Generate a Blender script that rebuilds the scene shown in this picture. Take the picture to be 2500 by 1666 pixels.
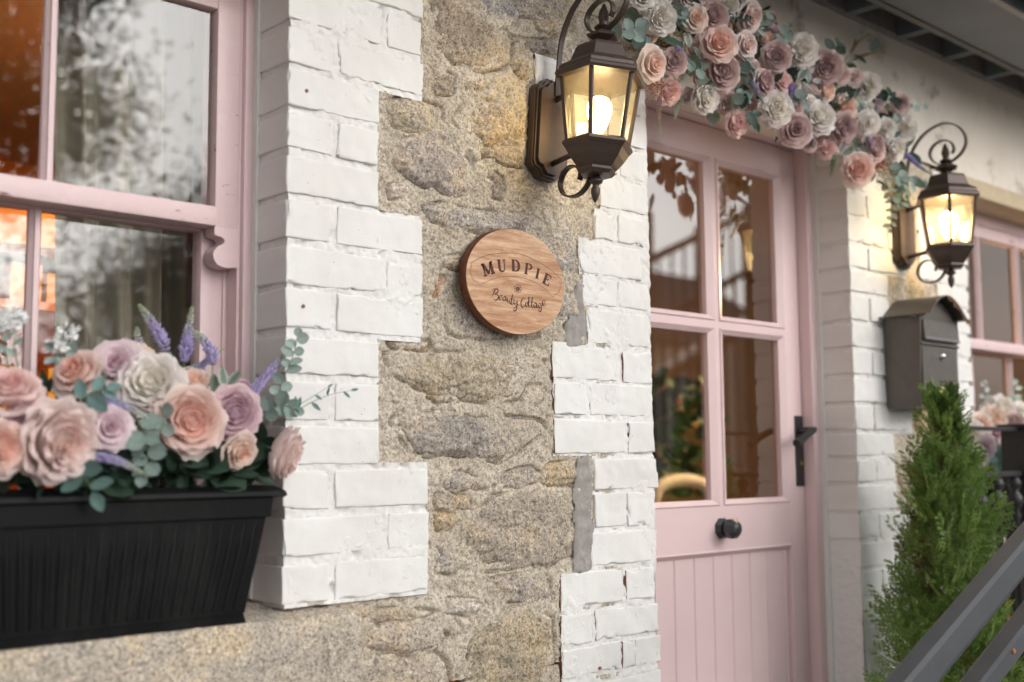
import bpy, bmesh, math, random
import numpy as np
from mathutils import Vector, Matrix, Quaternion
PI = math.pi
rad = math.radians
random.seed(7)
scene = bpy.context.scene
for o in list(bpy.data.objects): bpy.data.objects.remove(o)
C = scene.collection

# ------------------------------------------------------------------ camera
FPX, YAW, PIT, ROL = 2891.3, .75353, .10037, -.00828
CAM = np.array([-1.1196, -1.7718, 1.35])
def _rot(a, b, c):
    f = np.array([math.sin(a)*math.cos(b), math.cos(a)*math.cos(b), math.sin(b)])
    r = np.array([math.cos(a), -math.sin(a), 0.]); u = np.cross(r, f)
    return math.cos(c)*r+math.sin(c)*u, -math.sin(c)*r+math.cos(c)*u, f
RR, UU, WW = _rot(YAW, PIT, ROL)
cd = bpy.data.cameras.new('camera'); cam = bpy.data.objects.new('camera', cd); C.objects.link(cam)
cd.sensor_width = 36; cd.sensor_fit = 'HORIZONTAL'; cd.lens = FPX/2500*36
cd.clip_start = .05; cd.clip_end = 300
cd.dof.use_dof = True; cd.dof.focus_distance = 2.45; cd.dof.aperture_fstop = 2.0
M4 = Matrix(((RR[0], UU[0], -WW[0], CAM[0]), (RR[1], UU[1], -WW[1], CAM[1]), (RR[2], UU[2], -WW[2], CAM[2]), (0, 0, 0, 1)))
cam.matrix_world = M4
scene.camera = cam
scene.render.resolution_x = 1024; scene.render.resolution_y = 682
def ray(px, py): return WW+RR*(px-1250)/FPX-UU*(py-833)/FPX
def at(px, py, y):
    d = ray(px, py); return CAM+d*((y-CAM[1])/d[1])

# ------------------------------------------------------------------ light
SUN_EL, SUN_AZ = rad(24), rad(166)      # sun_rotation measured from +Y towards +X
w = bpy.data.worlds.new('World'); scene.world = w; w.use_nodes = True
nt = w.node_tree; bg = nt.nodes['Background']
sky = nt.nodes.new('ShaderNodeTexSky'); sky.sky_type = 'NISHITA'; sky.sun_disc = False
sky.sun_elevation = SUN_EL; sky.sun_rotation = SUN_AZ; sky.dust_density = 4; sky.air_density = 1.6; sky.altitude = 50
hs = nt.nodes.new('ShaderNodeHueSaturation'); hs.inputs['Saturation'].default_value = .10
nt.links.new(sky.outputs[0], hs.inputs['Color']); nt.links.new(hs.outputs[0], bg.inputs['Color'])
bg.inputs['Strength'].default_value = .15
sd = bpy.data.lights.new('sun', 'SUN'); sun = bpy.data.objects.new('sun', sd); C.objects.link(sun)
sd.energy = .5; sd.angle = rad(40); sd.color = (1, .98, .95)
sv = Vector((math.sin(SUN_AZ)*math.cos(SUN_EL), math.cos(SUN_AZ)*math.cos(SUN_EL), math.sin(SUN_EL)))
sun.rotation_euler = sv.to_track_quat('Z', 'Y').to_euler()
vs = scene.view_settings
vs.view_transform = 'Standard'; vs.look = 'None'; vs.gamma = 1; vs.use_curve_mapping = False; vs.exposure = .68

# ------------------------------------------------------------------ helpers
def tag(o, label=None, cat=None, group=None, kind=None):
    if label: o['label'] = label
    if cat: o['category'] = cat
    if group: o['group'] = group
    if kind: o['kind'] = kind
    return o
def empty(name, loc=(0, 0, 0), rz=0):
    o = bpy.data.objects.new(name, None); C.objects.link(o); o.location = loc; o.rotation_euler = (0, 0, rz)
    o.empty_display_size = .05
    return o
def link(o, parent=None):
    C.objects.link(o)
    if parent: o.parent = parent
    return o
def mk(name, V, F, mat, parent=None, smooth=False, cols=None, kind=None):
    me = bpy.data.meshes.new(name)
    me.from_pydata([tuple(v) for v in V], [], [tuple(f) for f in F])
    if cols is not None:
        a = me.color_attributes.new('Col', 'FLOAT_COLOR', 'POINT')
        a.data.foreach_set('color', np.asarray(cols, dtype=np.float32).ravel())
    if smooth: me.polygons.foreach_set('use_smooth', [True]*len(me.polygons))
    for m in (mat if isinstance(mat, (list, tuple)) else [mat]): me.materials.append(m)
    me.update()
    o = bpy.data.objects.new(name, me); link(o, parent)
    if kind: o['kind'] = kind
    return o
def share(name, me, parent=None):
    return link(bpy.data.objects.new(name, me), parent)

class MB:
    "collects shapes into one mesh"
    def __init__(s): s.V = []; s.F = []; s.col = []
    def add(s, V, F, col=None):
        b = len(s.V); s.V += [tuple(v) for v in V]; s.F += [tuple(i+b for i in f) for f in F]
        s.col += [col or (1, 1, 1, 1)]*len(V); return s
    def box(s, x0, x1, y0, y1, z0, z1, c=0.0):
        if c <= 0:
            return s.add([(x, y, z) for x in (x0, x1) for y in (y0, y1) for z in (z0, z1)],
                  [(0, 1, 3, 2), (4, 6, 7, 5), (0, 4, 5, 1), (2, 3, 7, 6), (0, 2, 6, 4), (1, 5, 7, 3)])
        bm = bmesh.new(); bmesh.ops.create_cube(bm, size=1)
        for v in bm.verts:
            v.co = Vector(((x0+x1)/2+v.co.x*(x1-x0), (y0+y1)/2+v.co.y*(y1-y0), (z0+z1)/2+v.co.z*(z1-z0)))
        bmesh.ops.bevel(bm, geom=bm.edges[:], offset=c, segments=2, affect='EDGES', profile=.5)
        bm.verts.index_update()
        s.add([v.co[:] for v in bm.verts], [[v.index for v in f.verts] for f in bm.faces]); bm.free(); return s
    def tube(s, pts, r, n=8, cap=True, flat=None, col=None):
        "round (or flat=(a,b) rectangular) bar along a polyline"
        P = [Vector(p) for p in pts]; m = len(P)
        rs = r if isinstance(r, (list, tuple)) else [r]*m
        T = [(P[min(i+1, m-1)]-P[max(i-1, 0)]).normalized() for i in range(m)]
        up = Vector((0, 0, 1)) if abs(T[0].z) < .9 else Vector((1, 0, 0))
        if flat and len(flat) > 2: up = Vector(flat[2])
        V = []; N = None
        for i in range(m):
            if flat and len(flat) > 2: a = (up-T[i]*up.dot(T[i])).normalized()
            else:
                a = (up-T[i]*up.dot(T[i])).normalized() if N is None else (N-T[i]*N.dot(T[i])).normalized()
            N = a; b = T[i].cross(a)
            if flat:
                for u, v in ((1, 1), (-1, 1), (-1, -1), (1, -1)): V.append(P[i]+a*u*flat[0]/2+b*v*flat[1]/2)
            else:
                for k in range(n):
                    t = 2*PI*k/n; V.append(P[i]+(a*math.cos(t)+b*math.sin(t))*rs[i])
        n = 4 if flat else n
        F = [(i*n+k, i*n+(k+1) % n, (i+1)*n+(k+1) % n, (i+1)*n+k) for i in range(m-1) for k in range(n)]
        if cap: F += [tuple(range(n))[::-1], tuple(range((m-1)*n, m*n))]
        return s.add(V, F, col)
    def lathe(s, prof, n=24, cx=0, cy=0, ph=0.0, cap=True):
        V = []; m = len(prof)
        for r, z in prof:
            for k in range(n):
                t = ph+2*PI*k/n; V.append((cx+r*math.cos(t), cy+r*math.sin(t), z))
        F = [(i*n+k, i*n+(k+1) % n, (i+1)*n+(k+1) % n, (i+1)*n+k) for i in range(m-1) for k in range(n)]
        if cap: F += [tuple(range(n))[::-1], tuple(range((m-1)*n, m*n))]
        return s.add(V, F)
    def prism(s, poly, axis, a0, a1):
        "poly in the two other axes (x,z for axis y; y,z for axis x; x,y for axis z)"
        def p(u, v, a): return {'y': (u, a, v), 'x': (a, u, v), 'z': (u, v, a)}[axis]
        n = len(poly); V = [p(u, v, a0) for u, v in poly]+[p(u, v, a1) for u, v in poly]
        return s.add(V, [tuple(range(n)), tuple(range(2*n-1, n-1, -1))]+[(i, (i+1) % n, n+(i+1) % n, n+i) for i in range(n)])
    def obj(s, name, mat, parent=None, smooth=False, col=False, kind=None):
        o = mk(name, s.V, s.F, mat, parent, smooth, s.col if col else None, kind)
        bm = bmesh.new(); bm.from_mesh(o.data); bmesh.ops.recalc_face_normals(bm, faces=bm.faces[:]); bm.to_mesh(o.data); bm.free()
        return o
def autosmooth(o, ang=40):
    me = o.data; me.polygons.foreach_set('use_smooth', [True]*len(me.polygons))
    bm = bmesh.new(); bm.from_mesh(me)
    for e in bm.edges:
        if len(e.link_faces) == 2 and e.calc_face_angle(0) > rad(ang): e.smooth = False
    bm.to_mesh(me); bm.free(); return o
def catmull(P, n=6, closed=False):
    P = [np.array(p, float) for p in P]; out = []; m = len(P)
    for i in range(m if closed else m-1):
        g = lambda k: P[k % m] if closed else P[min(max(k, 0), m-1)]
        a, b, c, d = g(i-1), g(i), g(i+1), g(i+2)
        for j in range(n):
            t = j/n; out.append(.5*((2*b)+(-a+c)*t+(2*a-5*b+4*c-d)*t*t+(-a+3*b-3*c+d)*t**3))
    if not closed: out.append(P[-1])
    return out
# vectorised value noise
def vnoise(p, seed=0):
    p = np.asarray(p, float); i = np.floor(p).astype(np.int64); f = p-i; f = f*f*f*(f*(f*6-15)+10)
    def h(x, y, z):
        n = (x*374761393+y*668265263+z*2147483647+seed*1274126177) & 0xffffffff
        n = ((n ^ (n >> 13))*1274126177) & 0xffffffff
        n = ((n ^ (n >> 15))*2246822519) & 0xffffffff
        return ((n ^ (n >> 16)) & 0xffff)/32767.5-1
    x, y, z = i[:, 0], i[:, 1], i[:, 2]; r = 0
    for dx in (0, 1):
        for dy in (0, 1):
            for dz in (0, 1):
                wgt = (f[:, 0] if dx else 1-f[:, 0])*(f[:, 1] if dy else 1-f[:, 1])*(f[:, 2] if dz else 1-f[:, 2])
                r = r+wgt*h(x+dx, y+dy, z+dz)
    return r
def fbm(p, sc, octv=4, seed=0, gain=.5):
    p = np.asarray(p, float)*sc; a = 1.; s = 0; t = 0
    for k in range(octv): s = s+a*vnoise(p, seed+k*17); t += a; a *= gain; p = p*2.03+3.1
    return s/t

# ------------------------------------------------------------------ materials
class NT:
    def __init__(s, name):
        s.m = bpy.data.materials.new(name); s.m.use_nodes = True; s.t = s.m.node_tree; s.b = s.t.nodes['Principled BSDF']
        s.out = s.t.nodes['Material Output']
    def n(s, typ, **k):
        x = s.t.nodes.new(typ)
        for a, v in k.items(): setattr(x, a, v)
        return x
    def l(s, a, b): s.t.links.new(a, b)
    def val(s, sock, v):
        if hasattr(v, 'is_linked') or hasattr(v, 'links'): s.l(v, sock)
        else: sock.default_value = v
    def coord(s, kind='Object', scale=(1, 1, 1)):
        c = s.n('ShaderNodeTexCoord'); mp = s.n('ShaderNodeMapping'); s.l(c.outputs[kind], mp.inputs[0]); mp.inputs['Scale'].default_value = scale
        return mp.outputs[0]
    def noise(s, sc, det=4, rough=.55, vec=None, dist=0):
        x = s.n('ShaderNodeTexNoise'); x.inputs['Scale'].default_value = sc; x.inputs['Detail'].default_value = det
        x.inputs['Roughness'].default_value = rough; x.inputs['Distortion'].default_value = dist
        if vec is None: vec = s.coord()
        s.l(vec, x.inputs['Vector']); return x.outputs[0]
    def voro(s, sc, vec=None, feat='F1'):
        x = s.n('ShaderNodeTexVoronoi'); x.inputs['Scale'].default_value = sc; x.feature = feat
        if vec is None: vec = s.coord()
        s.l(vec, x.inputs['Vector']); return x
    def ramp(s, fac, stops, interp='LINEAR'):
        r = s.n('ShaderNodeValToRGB'); r.color_ramp.interpolation = interp; e = r.color_ramp.elements
        while len(e) < len(stops): e.new(.5)
        for i, (p, c) in enumerate(stops):
            e[i].position = p; e[i].color = (c, c, c, 1) if isinstance(c, (int, float)) else (*c, 1)
        s.l(fac, r.inputs[0]); return r.outputs[0]
    def mix(s, fac, a, b, mode='MIX'):
        x = s.n('ShaderNodeMix', data_type='RGBA', blend_type=mode)
        for sock, v in ((x.inputs[0], fac), (x.inputs[6], a), (x.inputs[7], b)):
            if isinstance(v, tuple): sock.default_value = (*v, 1) if len(v) == 3 else v
            elif isinstance(v, (int, float)): sock.default_value = v
            else: s.l(v, sock)
        return x.outputs[2]
    def bump(s, h, strength=.3, dist=.002, prev=None):
        x = s.n('ShaderNodeBump'); x.inputs['Strength'].default_value = strength; x.inputs['Distance'].default_value = dist
        s.l(h, x.inputs['Height'])
        if prev is not None: s.l(prev, x.inputs['Normal'])
        s.l(x.outputs[0], s.b.inputs['Normal']); return x.outputs[0]
    def color(s, c):
        if isinstance(c, tuple): s.b.inputs['Base Color'].default_value = (*c, 1)
        else: s.l(c, s.b.inputs['Base Color'])
    def set(s, rough=.6, metal=0, spec=.5, **k):
        s.b.inputs['Roughness'].default_value = rough; s.b.inputs['Metallic'].default_value = metal
        s.b.inputs['Specular IOR Level'].default_value = spec
        for a, v in k.items(): s.b.inputs[a.replace('_', ' ')].default_value = v
        return s.m
def simple(name, col, rough=.6, metal=0, spec=.5, var=.15, sc=30, bump=0, bsc=200):
    t = NT(name)
    nz = t.noise(sc, 4)
    t.color(t.mix(nz, tuple(c*(1-var) for c in col), tuple(min(1, c*(1+var)) for c in col)))
    if bump: t.bump(t.noise(bsc, 3), bump, .001)
    return t.set(rough, metal, spec)

def m_white(name, rough_b=.35):
    t = NT(name)
    big = t.ramp(t.noise(3.5, 5, .6), [(.35, (.70, .68, .655)), (.6, (.755, .745, .725))])
    spots = t.ramp(t.voro(70).outputs['Distance'], [(.05, 1.), (.10, 0.)])
    msk = t.ramp(t.noise(9, 3), [(.55, 0.), (.64, 1.)])
    mm = t.n('ShaderNodeMath', operation='MULTIPLY'); t.l(spots, mm.inputs[0]); t.l(msk, mm.inputs[1])
    grime = t.ramp(t.noise(45, 6, .7), [(.62, 0.), (.8, .35)])
    c = t.mix(grime, big, (.52, .46, .40)); c = t.mix(mm.outputs[0], c, (.25, .17, .13))
    t.color(c)
    b1 = t.bump(t.noise(140, 5, .7), rough_b, .0012)
    t.bump(t.noise(34, 4, vec=t.coord(scale=(.35, .35, 1.6))), .22, .002, b1)
    return t.set(.55, 0, .35)
WHITE = m_white('white_masonry_paint'); WHITE_MORTAR = m_white('painted_mortar', .9)
def m_stone(name, tint=True):
    t = NT(name)
    oi = t.n('ShaderNodeObjectInfo')
    base = oi.outputs['Color'] if tint else None
    n1 = t.ramp(t.noise(11, 5, .65), [(.32, (.66, .645, .64)), (.5, (1., .97, .93)), (.68, (1.22, 1.08, .88))])
    c = t.mix(1., base if tint else (.40, .32, .225), n1, 'MULTIPLY'); c = t.mix(1., c, (1.10, 1.13, 1.19), 'MULTIPLY')
    gr = t.voro(240); grain = t.ramp(gr.outputs['Color'], [(.14, .34), (.38, .92), (.62, 1.05), (.9, 1.5)]); g2 = t.voro(560)
    c = t.mix(.72, c, grain, 'MULTIPLY'); c = t.mix(.6, c, t.ramp(g2.outputs['Color'], [(.15, .5), (.5, 1.), (.9, 1.35)]), 'MULTIPLY')
    lich = t.ramp(t.noise(22, 5, .7, dist=.4), [(.60, 0.), (.76, .5)]); c = t.mix(lich, c, (.34, .275, .155))
    pits = t.ramp(t.noise(70, 5, .75), [(.32, .75), (.43, 0.)]); c = t.mix(pits, c, (.16, .115, .075))
    whitef = t.ramp(t.voro(120).outputs['Distance'], [(.10, .8), (.2, 0.)]); wm = t.ramp(t.noise(40, 2), [(.55, 0.), (.62, 1.)])
    mm = t.n('ShaderNodeMath', operation='MULTIPLY'); t.l(whitef, mm.inputs[0]); t.l(wm, mm.inputs[1]); c = t.mix(mm.outputs[0], c, (.62, .57, .5))
    t.color(c)
    b = t.bump(t.noise(90, 8, .8), 1., .005); t.bump(gr.outputs['Distance'], .35, .0015, b)
    return t.set(.92, 0, .25)
STONE = m_stone('granite_rubble')
def m_mortar():
    t = NT('sandy_mortar')
    n1 = t.ramp(t.noise(8, 6, .65), [(.30, (.45, .38, .295)), (.5, (.58, .505, .405)), (.72, (.68, .61, .515))])
    gr = t.voro(260); c = t.mix(.75, n1, t.ramp(gr.outputs['Color'], [(.1, .45), (.5, 1.), (.9, 1.35)]), 'MULTIPLY')
    pits = t.ramp(t.noise(95, 5, .75), [(.30, .85), (.43, 0.)]); c = t.mix(pits, c, (.13, .09, .055))
    salt = t.ramp(t.noise(6.5, 6, .8), [(.64, 0.), (.74, .75)]); c = t.mix(salt, c, (.62, .58, .52))
    t.color(c); b = t.bump(t.noise(110, 8, .8), 1., .004); t.bump(gr.outputs['Distance'], .4, .0015, b)
    return t.set(.95, 0, .2)
MORTAR = m_mortar()
CEMENT = simple('grey_cement', (.31, .285, .265), .95, var=.45, sc=45, bump=1., bsc=70)
BRICKRED = simple('bare_brick', (.22, .10, .062), .9, var=.35, sc=60, bump=.5)
def m_pink(name, wear=0.):
    t = NT(name)
    c = t.mix(t.noise(6, 4), (.675, .50, .505), (.72, .555, .56))
    if wear:
        st = t.noise(30, 8, .75, vec=t.coord(scale=(.25, 1, 1)))
        cr = t.ramp(st, [(.345, 1.), (.375, 0.)]); c = t.mix(cr, c, (.26, .15, .13))
        pale = t.ramp(t.noise(38, 5, .7), [(.55, 0.), (.7, wear)]); c = t.mix(pale, c, (.74, .60, .60))
        t.bump(t.noise(60, 6, .7, vec=t.coord(scale=(.4, 1, 1))), .45, .002)
    else:
        t.bump(t.noise(220, 3, vec=t.coord(scale=(1, 1, .12))), .12, .0008)
    t.color(c); return t.set(.42, 0, .45)
PINK = m_pink('pink_gloss_paint'); PINK_WORN = m_pink('flaking_pink_paint', .5)
def m_plastic():
    t = NT('black_planter_plastic'); d = t.ramp(t.noise(7, 7, .75, vec=t.coord(scale=(1, 1, .35))), [(.52, 0.), (.75, .38)])
    c = t.mix(d, (.0042, .0046, .005), (.030, .030, .028)); s = t.ramp(t.noise(90, 4, .7), [(.66, 0.), (.74, .5)]); c = t.mix(s, c, (.06, .058, .052)); t.color(c)
    t.bump(t.noise(60, 4), .12, .001); return t.set(.5, 0, .14)
def m_metal(name, col, rough, metal, fleck=True):
    t = NT(name); c = t.mix(t.noise(40, 5), tuple(x*.75 for x in col), tuple(x*1.25 for x in col))
    if fleck:
        f = t.ramp(t.voro(95).outputs['Distance'], [(.10, 1.), (.17, 0.)]); k = t.ramp(t.noise(20, 2), [(.58, 0.), (.64, 1.)])
        mm = t.n('ShaderNodeMath', operation='MULTIPLY'); t.l(f, mm.inputs[0]); t.l(k, mm.inputs[1]); c = t.mix(mm.outputs[0], c, tuple(x*.3 for x in col))
    t.color(c); t.bump(t.noise(120, 4), .15, .001); return t.set(rough, metal, .5)
BRONZE = m_metal('bronze_lantern_metal', (.075, .052, .043), .42, .35)
BLACKIRON = m_metal('black_iron', (.035, .033, .034), .45, .4)
FORGED = m_metal('hammered_pewter_black', (.06, .062, .068), .35, .55, False)
MAILBLK = m_metal('mailbox_dark_paint', (.115, .10, .088), .42, .3, False)
BROWN_EDGE = simple('brown_edge', (.10, .045, .022), .9, var=.5, sc=80)
CHROME = simple('chrome', (.7, .7, .7), .15, 1, var=.02)
BRASS = simple('brass', (.6, .42, .16), .3, 1, var=.1)
PLASTIC = m_plastic()
RAILGREY = simple('grey_rail_paint', (.07, .075, .083), .5, 0, .5, var=.25, sc=14, bump=.15, bsc=60)
SOIL = simple('dark_soil', (.02, .016, .012), .95, var=.4)
RENDERED = None
def m_render():
    t = NT('stained_cream_render')
    c = t.ramp(t.noise(3, 5), [(.35, (.70, .63, .55)), (.65, (.80, .735, .655))])
    st = t.ramp(t.noise(4.2, 7, .75, dist=.6), [(.56, 0.), (.68, .7)]); c = t.mix(st, c, (.16, .12, .085))
    t.color(c); t.bump(t.noise(70, 5), .5, .003); return t.set(.9, 0, .2)
RENDERED = m_render()
LINTEL = simple('sandstone_lintel', (.52, .42, .29), .9, var=.2, sc=18, bump=.5)
SOFFIT = simple('soffit_blue_grey', (.125, .145, .16), .7, var=.25, sc=8, bump=.2)
SOFFITB = simple('soffit_board_paint', (.19, .205, .215), .6, var=.15, sc=6, bump=.1); RAFTER = simple('rafter_brown_grey', (.20, .185, .17), .75, var=.3, sc=12, bump=.2)
GUTTER = simple('gutter_grey_paint', (.20, .215, .225), .35, 0, .5, var=.12, sc=6)
SLATE = simple('roof_slate', (.06, .065, .075), .7, var=.3)
def m_glass(name, ior, wav=0.0, tint=(.97, .98, .97), rough=0.):
    t = NT(name); t.t.nodes.remove(t.b)
    tr = t.n('ShaderNodeBsdfTransparent'); tr.inputs[0].default_value = (*tint, 1)
    gl = t.n('ShaderNodeBsdfGlossy'); gl.inputs['Roughness'].default_value = rough; gl.inputs['Color'].default_value = (1, 1, 1, 1)
    fr = t.n('ShaderNodeFresnel'); fr.inputs['IOR'].default_value = ior
    ge = t.n('ShaderNodeNewGeometry'); sb = t.n('ShaderNodeMath', operation='SUBTRACT'); sb.inputs[0].default_value = 1; t.l(ge.outputs['Backfacing'], sb.inputs[1])
    fm = t.n('ShaderNodeMath', operation='MULTIPLY'); t.l(fr.outputs[0], fm.inputs[0]); t.l(sb.outputs[0], fm.inputs[1])
    mx = t.n('ShaderNodeMixShader'); t.l(fm.outputs[0], mx.inputs[0]); t.l(tr.outputs[0], mx.inputs[1]); t.l(gl.outputs[0], mx.inputs[2])
    if wav:
        b = t.n('ShaderNodeBump'); b.inputs['Strength'].default_value = wav; b.inputs['Distance'].default_value = .004
        t.l(t.noise(5, 2), b.inputs['Height']); t.l(b.outputs[0], gl.inputs['Normal'])
    t.l(mx.outputs[0], t.out.inputs[0]); return t.m
GLASS_OLD = m_glass('old_window_glass', 1.6, .04); GLASS_DOOR = m_glass('door_glass', 3.1, .02)
GLASS_LAMP = m_glass('seeded_lamp_glass', 1.45, .0, (.93, .88, .74), .05)
WATER = m_glass('water_drops', 1.33, 0, (1, 1, 1))
def m_seeded(name):
    t = NT(name); t.t.nodes.remove(t.b)
    tr = t.n('ShaderNodeBsdfTransparent'); tr.inputs[0].default_value = (.96, .90, .74, 1)
    tl = t.n('ShaderNodeBsdfTranslucent'); tl.inputs[0].default_value = (.95, .84, .58, 1)
    gl = t.n('ShaderNodeBsdfGlossy'); gl.inputs['Roughness'].default_value = .08
    m1 = t.n('ShaderNodeMixShader'); t.l(t.ramp(t.noise(260, 3), [(.35, .03), (.7, .10)]), m1.inputs[0]); t.l(tr.outputs[0], m1.inputs[1]); t.l(tl.outputs[0], m1.inputs[2])
    m2 = t.n('ShaderNodeMixShader'); m2.inputs[0].default_value = .07; t.l(m1.outputs[0], m2.inputs[1]); t.l(gl.outputs[0], m2.inputs[2]); t.l(m2.outputs[0], t.out.inputs[0]); return t.m
GLASS_LAMP = m_seeded('seeded_amber_glass')
def m_emit(name, col, st):
    t = NT(name); t.t.nodes.remove(t.b); e = t.n('ShaderNodeEmission'); e.inputs[0].default_value = (*col, 1); e.inputs[1].default_value = st
    t.l(e.outputs[0], t.out.inputs[0]); return t.m
BULB = m_emit('lit_bulb', (1, .78, .44), 52); BULB_DIM = m_emit('lit_bulb_dimmer', (1, .78, .44), 24); BULB_ROOM = m_emit('room_bulb', (1, .7, .35), 14)
def m_wood(name, a, b, sc=1., axis='x'):
    t = NT(name); s = (1, 9, 9) if axis == 'x' else (9, 9, 1)
    g = t.noise(9*sc, 6, .65, vec=t.coord(scale=s), dist=.6)
    f = t.noise(60*sc, 4, .6, vec=t.coord(scale=tuple(x*1.5 for x in s)))
    c = t.ramp(g, [(.30, a), (.52, tuple((x+y)/2 for x, y in zip(a, b))), (.70, b)])
    c = t.mix(.35, c, t.ramp(f, [(.3, .55), (.7, 1.15)]), 'MULTIPLY'); t.color(c); t.bump(f, .25, .0008)
    return t.set(.55, 0, .35)
SIGNWOOD = m_wood('larch_sign_face', (.36, .155, .07), (.78, .54, .35)); SIGNBARK = m_wood('sign_edge_wood', (.10, .032, .014), (.22, .08, .035))
BURNT = simple('burnt_letter', (.075, .022, .012), .7, var=.3, sc=90); BURNT_PALE = simple('scorched_line', (.20, .085, .042), .7, var=.2, sc=90)
def m_petal():
    t = NT('silk_petal'); oi = t.n('ShaderNodeObjectInfo')
    at_ = t.n('ShaderNodeAttribute'); at_.attribute_name = 'Col'
    c = t.mix(1., oi.outputs['Color'], at_.outputs['Color'], 'MULTIPLY')
    c = t.mix(.12, c, t.ramp(t.noise(9, 3), [(.3, .6), (.7, 1.1)]), 'MULTIPLY'); t.color(c); t.set(.7, 0, .2)
    tl = t.n('ShaderNodeBsdfTranslucent'); t.l(c, tl.inputs[0]); mx = t.n('ShaderNodeMixShader'); mx.inputs[0].default_value = .45
    t.l(t.b.outputs[0], mx.inputs[1]); t.l(tl.outputs[0], mx.inputs[2]); t.l(mx.outputs[0], t.out.inputs[0]); return t.m
PETAL = m_petal()
def m_leaf():
    t = NT('leaf_surface'); oi = t.n('ShaderNodeObjectInfo'); at_ = t.n('ShaderNodeAttribute'); at_.attribute_name = 'Col'
    c = t.mix(1., oi.outputs['Color'], at_.outputs['Color'], 'MULTIPLY'); c = t.mix(.3, c, t.ramp(t.noise(5, 4), [(.3, .6), (.7, 1.25)]), 'MULTIPLY')
    t.color(c); t.set(.5, 0, .35)
    tl = t.n('ShaderNodeBsdfTranslucent'); t.l(c, tl.inputs[0]); mx = t.n('ShaderNodeMixShader'); mx.inputs[0].default_value = .2
    t.l(t.b.outputs[0], mx.inputs[1]); t.l(tl.outputs[0], mx.inputs[2]); t.l(mx.outputs[0], t.out.inputs[0]); return t.m
LEAF = m_leaf()
def m_attr(name, rough=.7):
    t = NT(name); a = t.n('ShaderNodeAttribute'); a.attribute_name = 'Col'; t.color(a.outputs['Color']); t.set(rough, 0, .25)
    tl = t.n('ShaderNodeBsdfTranslucent'); t.l(a.outputs['Color'], tl.inputs[0]); mx = t.n('ShaderNodeMixShader'); mx.inputs[0].default_value = .42
    t.l(t.b.outputs[0], mx.inputs[1]); t.l(tl.outputs[0], mx.inputs[2]); t.l(mx.outputs[0], t.out.inputs[0]); return t.m
ATTR = m_attr('tinted_foliage')
STEM = simple('green_stem', (.16, .22, .13), .6); TWIG = simple('brown_twig', (.14, .08, .045), .8)
# room materials
ORANGE = simple('orange_plaster', (.52, .19, .06), .85, var=.2, sc=3); BROWNWALL = simple('brown_room_wall', (.42, .285, .185), .85, var=.2, sc=3); CURTAIN = simple('taupe_curtain', (.20, .175, .13), .9, var=.15, sc=12, bump=.3, bsc=300)
SHELFW = m_wood('pine_shelf', (.42, .17, .05), (.62, .30, .10)); CREAMBOX = simple('cream_card', (.55, .40, .22), .7, var=.1)
DARKWOOD = simple('dark_floor', (.10, .05, .03), .6); CEIL = simple('ceiling_paint', (.6, .5, .4), .9); CHAIRW = simple('white_chair_paint', (.7, .68, .66), .5)
# street materials
ASPHALT = simple('asphalt', (.05, .05, .052), .9, var=.3, sc=40); PAVE = simple('paving', (.27, .25, .23), .85, var=.2, sc=9, bump=.2); KERB = simple('kerb_stone', (.32, .31, .29), .8)
BARK = simple('bark', (.07, .05, .035), .9, var=.4, sc=20); FENCEW = simple('fence_wood', (.12, .085, .06), .8, var=.3)

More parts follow.
